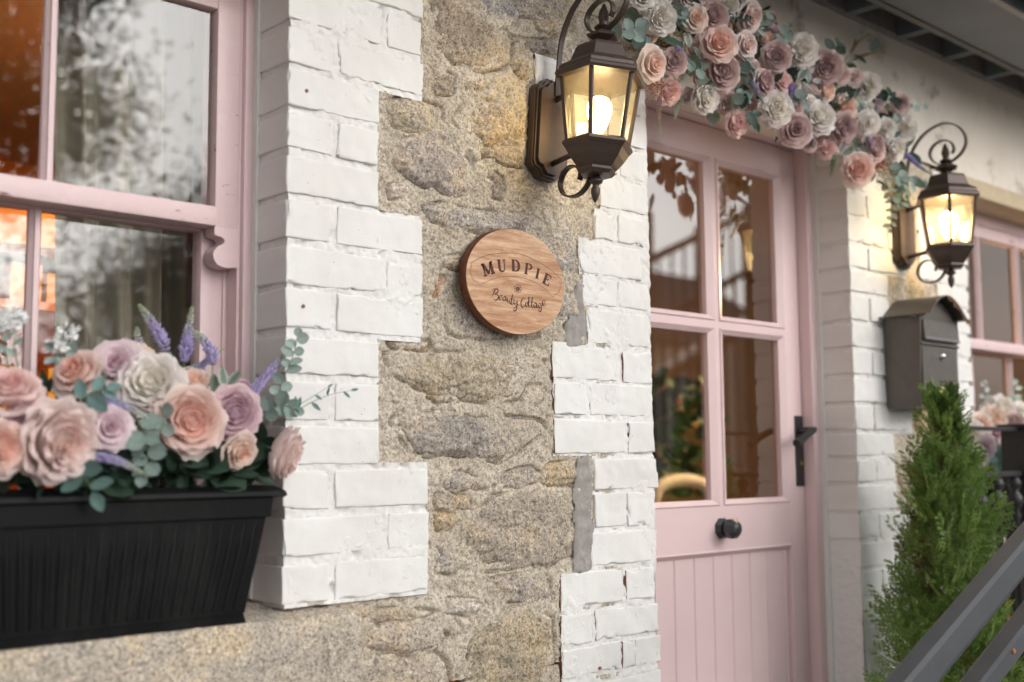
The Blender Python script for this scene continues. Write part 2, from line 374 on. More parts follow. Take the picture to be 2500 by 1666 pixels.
# ================================================================== THE COTTAGE
cottage = tag(empty('cottage'), 'stone cottage shopfront with painted white brick edges, pink door and pink sash windows', 'building')
QD = .10                                     # depth of a brick reveal
def brick(x0, x1, z0, z1, seed, y0=0., depth=QD, mats=None, chip=1., red_left=False, step=.0065):
    "an uneven rounded brick with softened, chipped arrises"
    ys = [0, .0012, .003, .007, .02, .05, depth]; ny = 6
    def lat(L):
        e = [0, .0012, .003, .0065]; k = max(2, int((L-.013)/step)); return np.array(e[:3]+[.0065+(L-.013)*i/k for i in range(k+1)]+[L-q for q in e[2::-1]])
    LX, LZ_ = lat(x1-x0), lat(z1-z0); nx = len(LX)-1; nz = len(LZ_)-1
    idx = {}; V = []
    def vid(i, j, k):
        if (i, j, k) not in idx:
            idx[(i, j, k)] = len(V); V.append((x0+LX[i], y0+ys[j], z0+LZ_[k]))
        return idx[(i, j, k)]
    F = []
    for i in range(nx):
        for k in range(nz): F.append((vid(i, 0, k), vid(i+1, 0, k), vid(i+1, 0, k+1), vid(i, 0, k+1)))
    nf = len(F)
    left0 = len(F)
    for j in range(ny):
        for k in range(nz): F.append((vid(0, j+1, k), vid(0, j, k), vid(0, j, k+1), vid(0, j+1, k+1)))
    left1 = len(F)
    for j in range(ny):
        for k in range(nz): F.append((vid(nx, j, k), vid(nx, j+1, k), vid(nx, j+1, k+1), vid(nx, j, k+1)))
        for i in range(nx):
            F.append((vid(i, j, nz), vid(i+1, j, nz), vid(i+1, j+1, nz), vid(i, j+1, nz)))
            F.append((vid(i, j+1, 0), vid(i+1, j+1, 0), vid(i+1, j, 0), vid(i, j, 0)))
    P = np.array(V); rg = fbm(P+seed*.37, 38, 3, seed); ed = fbm(P+seed*.37, 75, 3, seed+5)
    r = np.clip(.0016+.0030*chip*(ed+.12), .0009, .008)
    lo = np.array([x0, y0, z0])+0; hi = np.array([x1, y0+depth+.02, z1])
    inn = np.clip(P, lo+r[:, None], hi-r[:, None]); d = P-inn; L = np.linalg.norm(d, axis=1, keepdims=True); L[L == 0] = 1
    nrm = d/L; P = inn+nrm*r[:, None]
    P += nrm*(rg*.0012*(.6+.6*chip))[:, None]
    big = fbm(P+seed, 14, 2, seed+9); P[:, 1] += big*.0022*chip
    P[:, 2] += fbm(P+seed*.7, 9, 2, seed+3)*.0022*chip
    P[:, 0] += fbm(P-seed*.7, 22, 2, seed+4)*.0022*chip
    pk = fbm(P+seed*1.3, 30, 2, seed+11)         # knocked-off bits along edges
    hit = (pk > .42) & (np.abs(d).max(axis=1) > 1e-6) & ((d != 0).sum(axis=1) > 1)
    P[hit] -= nrm[hit]*.004*chip
    o = mk('brick', P, F, mats or [WHITE, BRICKRED], cottage, True)
    if red_left:
        mi = np.zeros(len(F), dtype=np.int32); mi[left0+nz:left1] = 1; o.data.polygons.foreach_set('material_index', mi)
    return o
seedc = [1]
def nseed(): seedc[0] += 1; return seedc[0]
def patch(xs, zs, fy, name, mat, mask=None, smooth=True, kind=None, axis='y'):
    "height field over a grid"
    X, Z = np.meshgrid(xs, zs); n, m = X.shape
    Y = fy(X.ravel(), Z.ravel())
    V = np.stack([X.ravel(), Y, Z.ravel()], 1) if axis == 'y' else np.stack([Y, X.ravel(), Z.ravel()], 1)
    ok = np.ones(n*m, bool) if mask is None else mask
    I = np.arange(n*m).reshape(n, m); q = np.stack([I[:-1, :-1], I[:-1, 1:], I[1:, 1:], I[1:, :-1]], -1).reshape(-1, 4)
    q = q[ok[q].all(axis=1)]; use = np.unique(q); mp = -np.ones(n*m, int); mp[use] = np.arange(len(use))
    return mk(name, V[use], mp[q], mat, cottage, smooth, kind=kind)
def mort_y(X, Z):
    p = np.stack([X, X*0, Z], 1)
    return .0058-.0030*fbm(p, 60, 4, 3)-.0022*fbm(p, 16, 2, 8)+.006*np.clip(fbm(p, 34, 2, 21)-.42, 0, 1)*4
rects = []                                    # front areas covered by painted brickwork (x0,x1,z0,z1)
def course(z0, z1, spans, **k):
    for a, b in spans: brick(a, b, z0, z1, nseed(), **k)
J = .0085
# -- quoin right of the left window: corner at x = 0
LZ = [1.108+.0798*k for k in range(20)]
pat = [[(0, .094), (.108, .319)], [(0, .212), (.226, .321)], [(0, .094), (.108, .319)], [(0, .204)], [(0, .094), (.106, .202)], [(0, .204)]]
pat2 = [[(0, .094), (.108, .308)], [(0, .206), (.222, .306)], [(0, .094), (.108, .308)], [(0, .200)], [(0, .096), (.108, .200)], [(0, .202)]]
for k in range(19):
    z0 = LZ[k]; z1 = z0+.0665
    sp = (pat if k < 6 else pat2)[k % 6]
    dz = random.uniform(-.002, .002)
    course(z0+dz, z1+dz+random.uniform(-.002, .002), sp, chip=1.15)
    rects.append((.0, sp[-1][1], z0-.012, z1+.012))
# holes left by old fixings
def plug(px, py, r=.0035, nm='nail_hole'):
    p = at(px, py, -.0016); mb = MB(); mb.prism([(p[0]+r*math.cos(t*PI/5), p[2]+r*math.sin(t*PI/5)) for t in range(10)], 'y', -.0022, .004)
    return mb.obj(nm, BRICKRED, cottage)
for a in ((749, 222), (741, 748), (1466, 1632)): plug(*a)
# -- quoin left of the door: right edge at x = .995
DROWS = [(.735, .795, [(.70, .90), (.912, .995)]), (.815, .875, [(.69, .78), (.795, .995)]), (.895, .953, [(.679, .860), (.868, .905), (.912, 1.000)]), (.962, 1.026, [(.680, .771), (.783, .990)]), (1.040, 1.108, [(.680, .872), (.884, .975)]),
  (1.122, 1.192, [(.777, .992)]), (1.204, 1.276, [(.784, .888), (.895, .985)]), (1.286, 1.352, [(.785, .998)]), (1.365, 1.436, [(.665, .888), (.900, .990)]),
  (1.447, 1.515, [(.665, .765), (.777, .975)]), (1.524, 1.594, [(.662, .872), (.886, .982)]), (1.608, 1.682, [(.772, .975)]), (1.692, 1.752, [(.757, .866), (.876, .975)]),
  (1.762, 1.832, [(.750, .955)]), (1.842, 1.905, [(.80, .868), (.878, .965)]), (1.917, 1.985, [(.82, .978)]), (1.997, 2.062, [(.80, .88), (.89, .975)]), (2.075, 2.14, [(.665, .80), (.812, .98)]),
  (2.153, 2.218, [(.62, .70), (.712, .965)]), (2.23, 2.262, [(.735, .85), (.86, .975)])]
for k, (z0, z1, sp) in enumerate(DROWS):
    course(z0, z1, sp, chip=1.7, red_left=(k in (2, 3, 4, 8, 9, 10)), step=.006)
    rects.append((sp[0][0]-.001, 1.0, z0-.007, z1+.007))
for z0 in np.arange(.30, .72, .08):
    course(z0, z0+.066, [(.72, .985)] if int(z0*100) % 16 else [(.68, .80), (.812, .99)], chip=1.5); rects.append((.70, 1., z0-.007, z0+.075))
# -- quoin right of the door: left edge at x = 1.862, and the one left of the far window
RZ = [.30, .38, .46, .54, .62, .70, .741, .817, .894, .968, 1.046, 1.124, 1.201, 1.283, 1.355, 1.428, 1.508, 1.587, 1.663, 1.741, 1.823, 1.894, 1.968, 2.046, 2.124, 2.20, 2.268]
RZ = [.27, .348, .426, .504, .582, .661]+RZ[6:]
RX = 1.864
rp = [[(0, .208)], [(0, .096), (.108, .206)], [(0, .208)], [(0, .098), (.109, .322)], [(0, .210), (.222, .32)], [(0, .098), (.109, .322)]]
for k in range(len(RZ)-1):
    z0, z1 = RZ[k], RZ[k+1]-.012; ph = (k-15) % 6
    sp = {0: rp[3], 1: rp[4], 2: rp[5], 3: rp[0], 4: rp[1], 5: rp[2]}[ph]
    off = .012 if z0 < 1.05 else 0.
    off = max(0, (1.12-z0)*.07) if z0 < 1.12 else 0
    sp = [(RX+off+a, RX+b) for a, b in sp]
    course(z0, z1, sp, chip=1.2, step=.010); rects.append((RX, sp[-1][1], z0-.008, z1+.008))
WX = 2.585
wp = [[(-.205, 0)], [(-.205, -.105), (-.093, 0)], [(-.205, 0)], [(-.312, -.105), (-.093, 0)], [(-.312, -.214), (-.203, 0)], [(-.312, -.105), (-.093, 0)]]
for k in range(6, len(RZ)-1):
    z0, z1 = RZ[k]+.004, RZ[k+1]-.010; sp = [(WX+a+random.uniform(-.004, .004), WX+b+random.uniform(-.004, .006)) for a, b in wp[(k-12) % 6]]
    course(z0, z1, sp, chip=1.3, step=.011); rects.append((sp[0][0], WX, z0-.008, z1+.008))
# -- left jamb of the left window and far jamb of the right one
for k in range(19):
    z0 = LZ[k]; w_ = (.32, .32, .32, .21, .21, .21)[k % 6]
    course(z0, z0+.066, [(-1.06-w_, -1.06)], step=.016); rects.append((-1.06-w_, -1.06, z0-.012, z0+.08))
    course(z0, z0+.066, [(3.645, 3.645+w_)], step=.016); rects.append((3.645, 3.645+w_, z0-.012, z0+.08))
R_ = np.array(rects)
def in_rects(X, Z, pad=0.):
    m = np.zeros(len(X), bool)
    for a, b, c, d in rects: m |= (X > a+pad) & (X < b-pad) & (Z > c+pad) & (Z < d-pad)
    return m
# painted mortar behind the bricks
def wm_y(X, Z):
    p = np.stack([X, X*0, Z], 1)
    return .0032-.0040*fbm(p, 7, 2, 33)-.0034*fbm(p, 60, 4, 31, .65)-.0022*fbm(p, 150, 2, 35)+.008*np.clip(fbm(p, 38, 2, 37)-.42, 0, 1)*3
for (xa, xb, za, zb, st) in ((.004, .33, 1.10, 2.62, .004), (.615, .988, .27, 2.262, .004), (RX+.005, RX+.325, .25, 2.266, .007), (WX-.318, WX-.005, .735, 2.262, .007), (-1.38, -1.064, 1.1, 2.62, .015), (3.65, 3.97, 1.1, 2.62, .015)):
    xs = np.arange(xa, xb, st); zs = np.arange(za, zb, st); X, Z = np.meshgrid(xs, zs)
    patch(xs, zs, wm_y, 'painted_mortar', WHITE_MORTAR, in_rects(X.ravel(), Z.ravel(), -.002))
def side_mortar(xw, za, zb, sgn, y1=.125):
    f = lambda Y, Z: xw+sgn*(.0046-.0028*fbm(np.stack([Y*0, Y, Z], 1), 55, 4, 41)-.0016*fbm(np.stack([Y*0, Y, Z], 1), 150, 2, 43))
    patch(np.arange(.004, y1, .005), np.arange(za, zb, .005), f, 'painted_mortar', WHITE_MORTAR, axis='x')
side_mortar(0, 1.10, 2.6, 1, .13); side_mortar(RX, .25, 2.27, 1, .13); side_mortar(.992, .27, 2.27, -1, .13); side_mortar(-1.06, 1.1, 2.6, -1); side_mortar(WX, 1.1, 2.27, -1); side_mortar(3.645, 1.1, 2.27, 1)
# -- rubble stones, outlines in the plane of the wall
def OL(ox, oy, s, pts): return [(ox+a/s, oy+b/s) for a, b in pts]
G1, G2, G3 = (.36, .325, .295), (.40, .34, .255), (.39, .36, .335)
GO, GB = (.43, .34, .215), (.31, .25, .185)
ST = []
def sa(ox, oy, s, col, prot, pts): ST.append((OL(ox, oy, s, pts), col, prot))
A_ = (930, 0, 2.8)
sa(*A_, GB, .012, [(368, -260), (365, 60), (362, 200), (372, 380), (480, 418), (600, 462), (720, 490), (835, 462), (905, 420), (905, 300), (880, 210), (740, 120), (560, 40), (470, -100), (430, -260)])
sa(*A_, G1, .009, [(905, -200), (1330, -200), (1330, 20), (1262, 250), (1080, 125), (930, 85), (890, -60)])
sa(*A_, (.30, .26, .235), .008, [(890, 245), (980, 262), (1245, 268), (1240, 402), (1190, 415), (1080, 368), (985, 318)])
sa(*A_, GB, .006, [(920, 440), (1000, 446), (1012, 535), (940, 500)])
sa(*A_, G2, .009, [(570, 548), (640, 535), (742, 590), (690, 612), (590, 606)])
sa(*A_, (.44, .345, .225), .013, [(492, 802), (590, 702), (730, 680), (840, 700), (930, 775), (1050, 790), (1050, 960), (960, 992), (860, 952), (770, 985), (700, 975), (640, 930), (560, 900), (500, 850)])
sa(*A_, (.41, .355, .27), .012, [(42, 692), (120, 665), (290, 690), (420, 732), (436, 860), (380, 908), (280, 918), (208, 905), (88, 850), (74, 790)])
sa(*A_, G1, .010, [(378, 905), (420, 885), (528, 925), (536, 955), (470, 985), (390, 960)])
sa(*A_, (.385, .335, .305), .014, [(112, 1040), (160, 940), (330, 920), (470, 992), (600, 1058), (636, 1125), (612, 1330), (480, 1352), (390, 1292), (290, 1284), (170, 1190), (112, 1110)])
sa(*A_, (.27, .23, .20), .006, [(702, 1130), (780, 1172), (850, 1212), (862, 1388), (780, 1342), (728, 1242)])
sa(*A_, (.56, .48, .42), .009, [(72, 1272), (142, 1242), (210, 1290), (172, 1350), (78, 1355)])
sa(*A_, G2, .008, [(560, 1010), (700, 1000), (900, 1000), (1030, 1010), (1010, 1140), (900, 1130), (700, 1060)])
sa(*A_, G3, .011, [(300, 1400), (430, 1385), (560, 1420), (760, 1450), (1050, 1470), (1180, 1560), (1100, 1640), (800, 1610), (500, 1560), (360, 1500)])
sa(*A_, GB, .008, [(360, 480), (430, 470), (520, 520), (500, 640), (400, 640), (362, 560)])
B_ = (930, 520, 2.904)
sa(*B_, G2, .008, [(450, 310), (560, 290), (606, 300), (572, 402), (470, 386)])
sa(*B_, (.42, .20, .10), .009, [(402, 540), (440, 450), (466, 452), (440, 600), (404, 640)])
sa(*B_, G3, .010, [(470, 640), (560, 520), (720, 480), (1000, 560), (1120, 700), (1130, 880), (900, 908), (600, 888), (498, 860), (470, 780)])
sa(*B_, G1, .009, [(1180, 460), (1290, 455), (1366, 462), (1366, 522), (1290, 520), (1180, 530)])
sa(*B_, G3, .010, [(1200, 610), (1400, 562), (1430, 740), (1300, 790), (1210, 745)])
sa(*B_, G3, .010, [(1180, 180), (1370, 150), (1400, 260), (1400, 420), (1250, 430), (1180, 330)])
sa(*B_, GB, .007, [(66, 918), (350, 908), (372, 958), (250, 986), (100, 962)])
sa(*B_, (.42, .355, .255), .013, [(34, 1000), (200, 970), (480, 992), (740, 992), (1050, 1020), (1188, 1052), (1120, 1130), (1050, 1240), (1000, 1320), (840, 1352), (700, 1340), (600, 1325), (560, 1300), (370, 1285), (280, 1250), (60, 1125)])
sa(*B_, G2, .010, [(356, 1296), (560, 1308), (582, 1342), (400, 1348)])
C_ = (930, 1000, 3.92)
sa(*C_, (.345, .315, .29), .016, [(120, 102), (200, 42), (400, 20), (700, 16), (800, 42), (935, 104), (1060, 76), (1210, 70), (1500, 92), (1582, 132), (1580, 232), (1450, 312), (1300, 452), (1150, 518), (1060, 492), (900, 462), (640, 432), (560, 464), (410, 468), (310, 422), (255, 330), (138, 200)])
sa(*C_, G1, .011, [(1168, 642), (1300, 582), (1450, 552), (1562, 622), (1512, 702), (1330, 752), (1208, 742)])
sa(*C_, (.46, .37, .24), .010, [(1562, 590), (1640, 522), (1890, 500), (1902, 622), (1872, 692), (1700, 722), (1580, 722), (1522, 690)])
sa(*C_, G3, .010, [(572, 610), (760, 602), (1050, 682), (1082, 762), (900, 765), (680, 795), (620, 722)])
sa(*C_, (.40, .345, .28), .013, [(780, 1022), (920, 992), (1060, 872), (1130, 832), (1240, 802), (1500, 742), (1850, 742), (1872, 882), (1902, 962), (1872, 1112), (1882, 1282), (1850, 1392), (1730, 1452), (1600, 1532), (1300, 1532), (1000, 1562), (762, 1532), (778, 1302)])
sa(*C_, GO, .009, [(532, 1002), (700, 992), (770, 1032), (760, 1082), (640, 1172), (552, 1152)])
sa(*C_, G1, .010, [(542, 1312), (740, 1292), (750, 1542), (700, 1580), (542, 1562)])
sa(*C_, G2, .008, [(540, 820), (700, 830), (860, 830), (880, 960), (700, 975), (545, 960)])
D_ = (560, 1350, 2.614)
sa(*D_, (.40, .345, .29), .014, [(862, 560), (900, 482), (1100, 432), (1300, 432), (1412, 532), (1340, 622), (1160, 666), (1010, 652), (880, 642)])
sa(*D_, (.37, .32, .27), .011, [(700, 770), (860, 690), (1000, 672), (1160, 684), (1340, 642), (1402, 702), (1440, 900), (1400, 1010), (700, 1010)])
sa(*D_, (.37, .31, .215), .015, [(1552, 592), (1700, 442), (1840, 342), (1930, 332), (2080, 420), (2088, 600), (2096, 700), (2080, 1000), (1600, 1010), (1530, 800)])
sa(*D_, G2, .009, [(862, 440), (930, 372), (1150, 352), (1330, 382), (1240, 424), (1000, 440)])
sa(*D_, GO, .008, [(700, 352), (890, 352), (905, 402), (840, 436), (720, 400)])
sa(*D_, (.55, .50, .44), .009, [(1410, 300), (1640, 302), (1640, 400), (1500, 420), (1390, 380)])
sa(*D_, G1, .009, [(1690, 170), (1850, 140), (2060, 190), (2080, 320), (1930, 310), (1780, 320)])
def poly_sd(P, poly):
    poly = np.asarray(poly); n = len(poly); D = np.full(len(P), 1e9); ins = np.zeros(len(P), bool)
    for i in range(n):
        a, b = poly[i], poly[(i+1) % n]; e = b-a; wv = P-a
        t = np.clip((wv@e)/(e@e), 0, 1); D = np.minimum(D, np.linalg.norm(wv-t[:, None]*e, axis=1))
        c = ((a[1] <= P[:, 1]) != (b[1] <= P[:, 1])); 
        with np.errstate(divide='ignore', invalid='ignore'):
            xi = a[0]+(P[:, 1]-a[1])*(b[0]-a[0])/(b[1]-a[1] if b[1] != a[1] else 1e-9)
        ins ^= c & (P[:, 0] < xi)
    return np.where(ins, D, -D)
stone_polys = []
def stone(poly, col, prot, g=.0027):
    sd_ = nseed(); lo = poly.min(0)-.014; hi = poly.max(0)+.014
    xs = np.arange(lo[0], hi[0], g); zs = np.arange(lo[1], hi[1], g); X, Z = np.meshgrid(xs, zs); X = X.ravel(); Z = Z.ravel()
    p3 = np.stack([X, X*0+sd_*.3, Z], 1)
    Wp = np.stack([X+.006*fbm(p3, 45, 3, sd_), Z+.006*fbm(p3, 45, 3, sd_+50)], 1)
    d = poly_sd(Wp, poly)
    rr = np.random.RandomState(sd_); tx, tz = rr.uniform(-.03, .03, 2)
    sz = (hi-lo).min()
    prof = np.clip(d/(.012+.016*np.clip(fbm(p3, 9, 2, sd_+30)+.4, 0, 1)), 0, 1); prof = prof*prof*(3-2*prof)
    h = prot*.68*prof+.002*np.clip(d/.05, 0, 1)
    cen = poly.mean(0); ext = (hi-lo)/2; fac = np.zeros(len(X))
    for q in range(8):
        th = rr.uniform(0, 2*PI); dx_, dz_ = math.cos(th), math.sin(th); ro = rr.uniform(.15, .62); sl_ = rr.uniform(.10, .30)
        e_ = abs(dx_)*ext[0]+abs(dz_)*ext[1]; fac = np.minimum(fac, -sl_*np.maximum(0, (Wp[:, 0]-cen[0])*dx_+(Wp[:, 1]-cen[1])*dz_-ro*e_))
    h = h+np.maximum(fac, -.011)+.004
    rel = .0075*fbm(p3, 20, 6, sd_+7, .68)+.0030*np.abs(fbm(p3, 48, 4, sd_+9, .65))*2-.002+.0022*fbm(p3, 150, 2, sd_+21)
    st = fbm(p3*np.array([.6, 1, 2.2]), 30, 3, sd_+13); rel += .0045*st      # bedding
    h = np.where(d > 0, h+rel*np.clip(d/.01, .25, 1)+(X-X.mean())*tx*prof+(Z-Z.mean())*tz*prof, d*1.6+rel*.25)
    ok = d > -.010
    o = patch(xs, zs, lambda a, b: .0085-h, 'stone', STONE, ok)
    o.color = (*col, 1); return o
for pts, col, prot in ST:
    poly = np.array([at(a, b, 0)[[0, 2]] for a, b in pts]); stone_polys.append(poly)
    v = random.uniform(1.10, 1.28); stone(poly, tuple((c*.6+m_*.4)*v for c, m_ in zip(col, (.41, .35, .275))), prot)
def randpoly(cx, cz, w_, h_, n=9):
    return np.array([(cx+w_/2*math.cos(t)*random.uniform(.85, 1.1)*(abs(math.cos(t))**-.25 if abs(math.cos(t)) > .2 else 1), cz+h_/2*math.sin(t)*random.uniform(.85, 1.1)) for t in [2*PI*k/n for k in range(n)]])
extra = [(.19, .80, .20, .13), (.42, .80, .22, .14), (.60, .72, .14, .16), (.15, .62, .24, .15), (.40, .60, .2, .16), (.60, .50, .2, .17), (.2, .42, .26, .16), (.46, .38, .22, .15), (-.25, .80, .26, .17), (-.58, .78, .26, .18), (-.9, .8, .24, .17), (-.4, .55, .3, .2), (-.8, .55, .32, .2),
         (.47, 2.33, .25, .17), (.44, 2.52, .22, .15), (.68, 2.35, .14, .16), (.72, 2.53, .22, .15),
         (2.20, 2.16, .14, .10), (2.22, 2.02, .15, .13), (2.25, 1.85, .14, .15), (2.24, 1.66, .15, .16), (2.26, 1.47, .12, .14), (2.17, 1.30, .17, .15), (2.2, 1.13, .16, .13), (2.19, .95, .17, .16), (2.25, .8, .2, .12)]
for cx, cz, w_, h_ in extra:
    P_ = randpoly(cx, cz, w_, h_); stone_polys.append(P_); stone(P_, tuple(c*1.15 for c in random.choice((G1, G2, G3, GO))), random.uniform(.008, .013), .006)
def mortar_patch(xa, xb, za, zb, st, extra_mask=None):
    xs = np.arange(xa, xb, st); zs = np.arange(za, zb, st); X, Z = np.meshgrid(xs, zs); X = X.ravel(); Z = Z.ravel(); P2 = np.stack([X, Z], 1)
    ok = ~in_rects(X, Z, .004)
    D = np.full(len(X), -1.)
    for q in stone_polys:
        b = (X > q[:, 0].min()-.05) & (X < q[:, 0].max()+.05) & (Z > q[:, 1].min()-.05) & (Z < q[:, 1].max()+.05)
        if b.any():
            D[b] = np.maximum(D[b], poly_sd(P2[b], q))
    p3 = np.stack([X, X*0, Z], 1)
    crack = np.exp(-(np.abs(D+.001)/.0035)**2)*np.clip(fbm(p3, 18, 3, 77)*3+.35, 0, 1.3)
    wide = np.clip(1-np.abs(D+.012)/.02, 0, 1)
    y = .0055-.0080*fbm(p3, 38, 6, 61, .72)-.0050*fbm(p3, 13, 3, 66)-.0026*fbm(p3, 140, 2, 68)+.012*crack-.0035*np.clip(fbm(p3, 26, 3, 91), 0, 1)
    y += .012*np.clip(fbm(p3, 30, 3, 95)-.45, 0, 1)*2
    return patch(xs, zs, lambda a, b: y, 'rubble_mortar', MORTAR, ok)
mortar_patch(.10, .86, .93, 2.36, .0028)
mortar_patch(.855, .99, 2.25, 2.37, .006); mortar_patch(-1.5, .10, .25, 1.10, .012); mortar_patch(.10, .86, .25, .93, .009); mortar_patch(.1, .98, 2.36, 2.634, .009); mortar_patch(1.99, 2.50, .25, 2.27, .007)
# grey cement smears beside the door brickwork
def cement(poly_px, y0=.0045):
    poly = np.array([at(a, b, 0)[[0, 2]] for a, b in poly_px]); lo = poly.min(0)-.006; hi = poly.max(0)+.006
    xs = np.arange(lo[0], hi[0], .004); zs = np.arange(lo[1], hi[1], .004); X, Z = np.meshgrid(xs, zs); X = X.ravel(); Z = Z.ravel(); p3 = np.stack([X, X*0, Z], 1)
    d = poly_sd(np.stack([X+.006*fbm(p3, 40, 3, 5), Z+.006*fbm(p3, 40, 3, 6)], 1), poly)
    y = y0-.0045*np.clip((d+.004)/.008, 0, 1)-.0050*fbm(p3, 45, 5, 9, .7)-.003*fbm(p3, 12, 2, 10)
    patch(xs, zs, lambda a, b: y, 'cement_patch', CEMENT, d > -.004)
cement([(1412, 1120), (1440, 1112), (1446, 1200), (1450, 1290), (1444, 1395), (1400, 1398), (1408, 1300), (1402, 1210)])
cement([(1412, 690), (1424, 640), (1428, 760), (1434, 845), (1385, 850), (1380, 800), (1400, 760)])
# -- wall core and room shell
def part(name, mat, *boxes, parent=cottage, c=0):
    mb = MB()
    for b in boxes: mb.box(*b, c=c)
    return mb.obj(name, mat, parent)
part('wall_core', ORANGE, (-3, -1.075, .03, .24, 0, 2.64), (-1.075, .012, .03, .24, 0, 1.09), (.012, .982, .03, .24, 0, 2.64), (RX+.012, WX-.012, .03, .24, 0, 2.64), (WX-.012, 3.657, .03, .24, 0, 1.09), (3.657, 6.5, .03, .24, 0, 2.64),
     (-1.075, .012, .03, .24, 2.335, 2.64), (.982, RX+.012, .03, .24, 2.29, 2.64), (WX-.012, 3.657, .03, .24, 2.275, 2.64))
# painted wall above the door, and the lintels
def rnd_y(X, Z):
    p = np.stack([X, X*0, Z], 1); return .0-.004*fbm(p, 7, 3, 15)-.002*fbm(p, 40, 3, 16)
patch(np.arange(.985, 6.5, .012), np.arange(2.272, 2.64, .012), rnd_y, 'painted_wall_band', RENDERED)
part('wall_end', RENDERED, (3.97, 6.5, -.003, .03, 0, 2.272)); part('wall_end', RENDERED, (-3, -1.39, -.003, .03, 0, 2.64))
part('door_lintel', RENDERED, (.985, RX+.01, .004, .115, 2.252, 2.292), c=.003)
part('window_lintel', LINTEL, (WX-.16, 3.80, -.006, .14, 2.212, 2.270), c=.004)
part('window_lintel', LINTEL, (-1.22, .0, -.012, .14, 2.262, 2.34), c=.004)
part('sealant_strip', WHITE, (-.004, .004, .098, .128, 1.11, 2.26)); part('sealant_strip', WHITE, (RX-.006, RX+.004, .098, .114, .27, 2.25))
# sills
def sill(x0, x1, zt, yf, sl=.018, h=.17):
    xs = np.arange(x0, x1+.001, .006); prof = []
    n1 = 24
    ring = [(.115, zt)]+[(.115-(.115-yf-.012)*i/n1, zt-sl*i/n1) for i in range(1, n1+1)]+[(yf+.006, zt-sl-.003), (yf+.001, zt-sl-.010)]+[(yf, zt-sl-.016-(h-.03)*i/20) for i in range(21)]
    V = np.array([(x, y, z) for x in xs for y, z in ring]); m = len(ring)
    V[:, 1] -= .0035*fbm(V, 45, 4, 3)+.004*fbm(V, 12, 2, 5); V[:, 2] += .0035*fbm(V, 50, 4, 7)
    endr = np.clip((V[:, 0]-(x1-.02))/.02, 0, 1); V[:, 1] += endr**2*.014; V[:, 2] -= endr**2*.008*(V[:, 2] > zt-sl-.02)
    F = [(i*m+k, i*m+k+1, (i+1)*m+k+1, (i+1)*m+k) for i in range(len(xs)-1) for k in range(m-1)]
    F.append([(len(xs)-1)*m+k for k in range(m)])
    o = mk('window_sill', V, F, STONE, cottage, True); o.color = (.54, .475, .39, 1); return o
sill(-1.2, .145, 1.107, -.046); sill(WX-.14, 3.79, 1.107, -.046)
part('doorstep', PAVE, (.95, 1.92, -.42, .2, .0, .262), c=.006)
# ---------------------------------------------------------------- sash windows
def make_window(x0, x1, zb, zm, zt, bars, lab):
    f = MB()
    for s, e in ((-1, x1), (1, x0)):
        f.box(min(e, e+s*.020), max(e, e+s*.020), .113, .25, zb, zt, c=.003)               # outer bead
        f.box(min(e+s*.0205, e+s*.034), max(e+s*.0205, e+s*.034), .158, .25, zb, zt, c=.002)
        f.box(min(e+s*.0205, e+s*.026), max(e+s*.0205, e+s*.026), .124, .158, zb, zt)
    f.box(x0+.02, x1-.02, .113, .25, zt-.04, zt-.001, c=.003); f.box(x0+.02, x1-.02, .12, .25, zb, zb+.03, c=.003)
    win = f.obj('window', PINK, cottage); autosmooth(win); win['label'] = lab
    def sash(nm, y0, y1, za, zc, rb, rt, stl, mat, horn):
        m = MB(); a, b = x0+.0265, x1-.0265
        m.box(b-stl, b, y0, y1, za, zc, c=.0025); m.box(a, a+stl, y0, y1, za, zc, c=.0025)
        m.box(a+stl, b-stl, y0-(.008 if horn else 0), y1, za, za+rb, c=.003); m.box(a+stl, b-stl, y0, y1, zc-rt, zc, c=.0025)
        o = m.obj(nm, mat, win); autosmooth(o)
        ed = [a+stl]+[q for bx in bars for q in (bx-.011, bx+.011)]+[b-stl]
        for bx in bars:
            g = MB(); za_, zc_ = za+rb, zc-rt
            g.prism([(bx-.011, y0+.020), (bx-.0105, y0+.012), (bx-.005, y0+.004), (bx-.004, y0), (bx+.004, y0), (bx+.005, y0+.004), (bx+.0105, y0+.012), (bx+.011, y0+.020)], 'z', za_-.002, zc_+.002)
            gb = g.obj('glazing_bar', mat, win); P = np.array([v.co[:] for v in gb.data.vertices])
        for k in range(0, len(ed), 2):
            gm = MB(); gm.box(ed[k]-.003, ed[k+1]+.003, y0+.017, y0+.020, za+rb-.003, zc-rt+.003); gm.obj('pane', GLASS_OLD, win)
        return o
    sash('upper_sash', .122, .156, zm, zt-.04, .036, .045, .0465, PINK_WORN, True)
    sash('lower_sash', .164, .198, zb+.03, zm+.034, .075, .036, .0500, PINK_WORN, False)
    for s, e in ((1, x1-.0265), (-1, x0+.0265)):
        pts = catmull([(x_, zm-.57*q_) for x_, q_ in ((0, -.002), (0, .113), (-.006, .122), (-.024, .126), (-.040, .118), (-.0475, .098), (-.0475, .080), (-.040, .062), (-.030, .052), (-.026, .040), (-.033, .029), (-.044, .026), (-.0465, .016), (-.0465, -.002))], 4)
        h = MB(); h.prism([(e+s*p[0], p[1]) for p in pts], 'y', .1225, .1555); h.obj('sash_horn', PINK, win)
    return win
make_window(-1.06, 0., 1.105, 1.772, 2.262, (-.373, -.687), 'left sash window with worn paint on its meeting rail')
make_window(WX, 3.645, 1.105, 1.722, 2.212, (2.932, 3.246), 'far right sash window, partly out of frame')
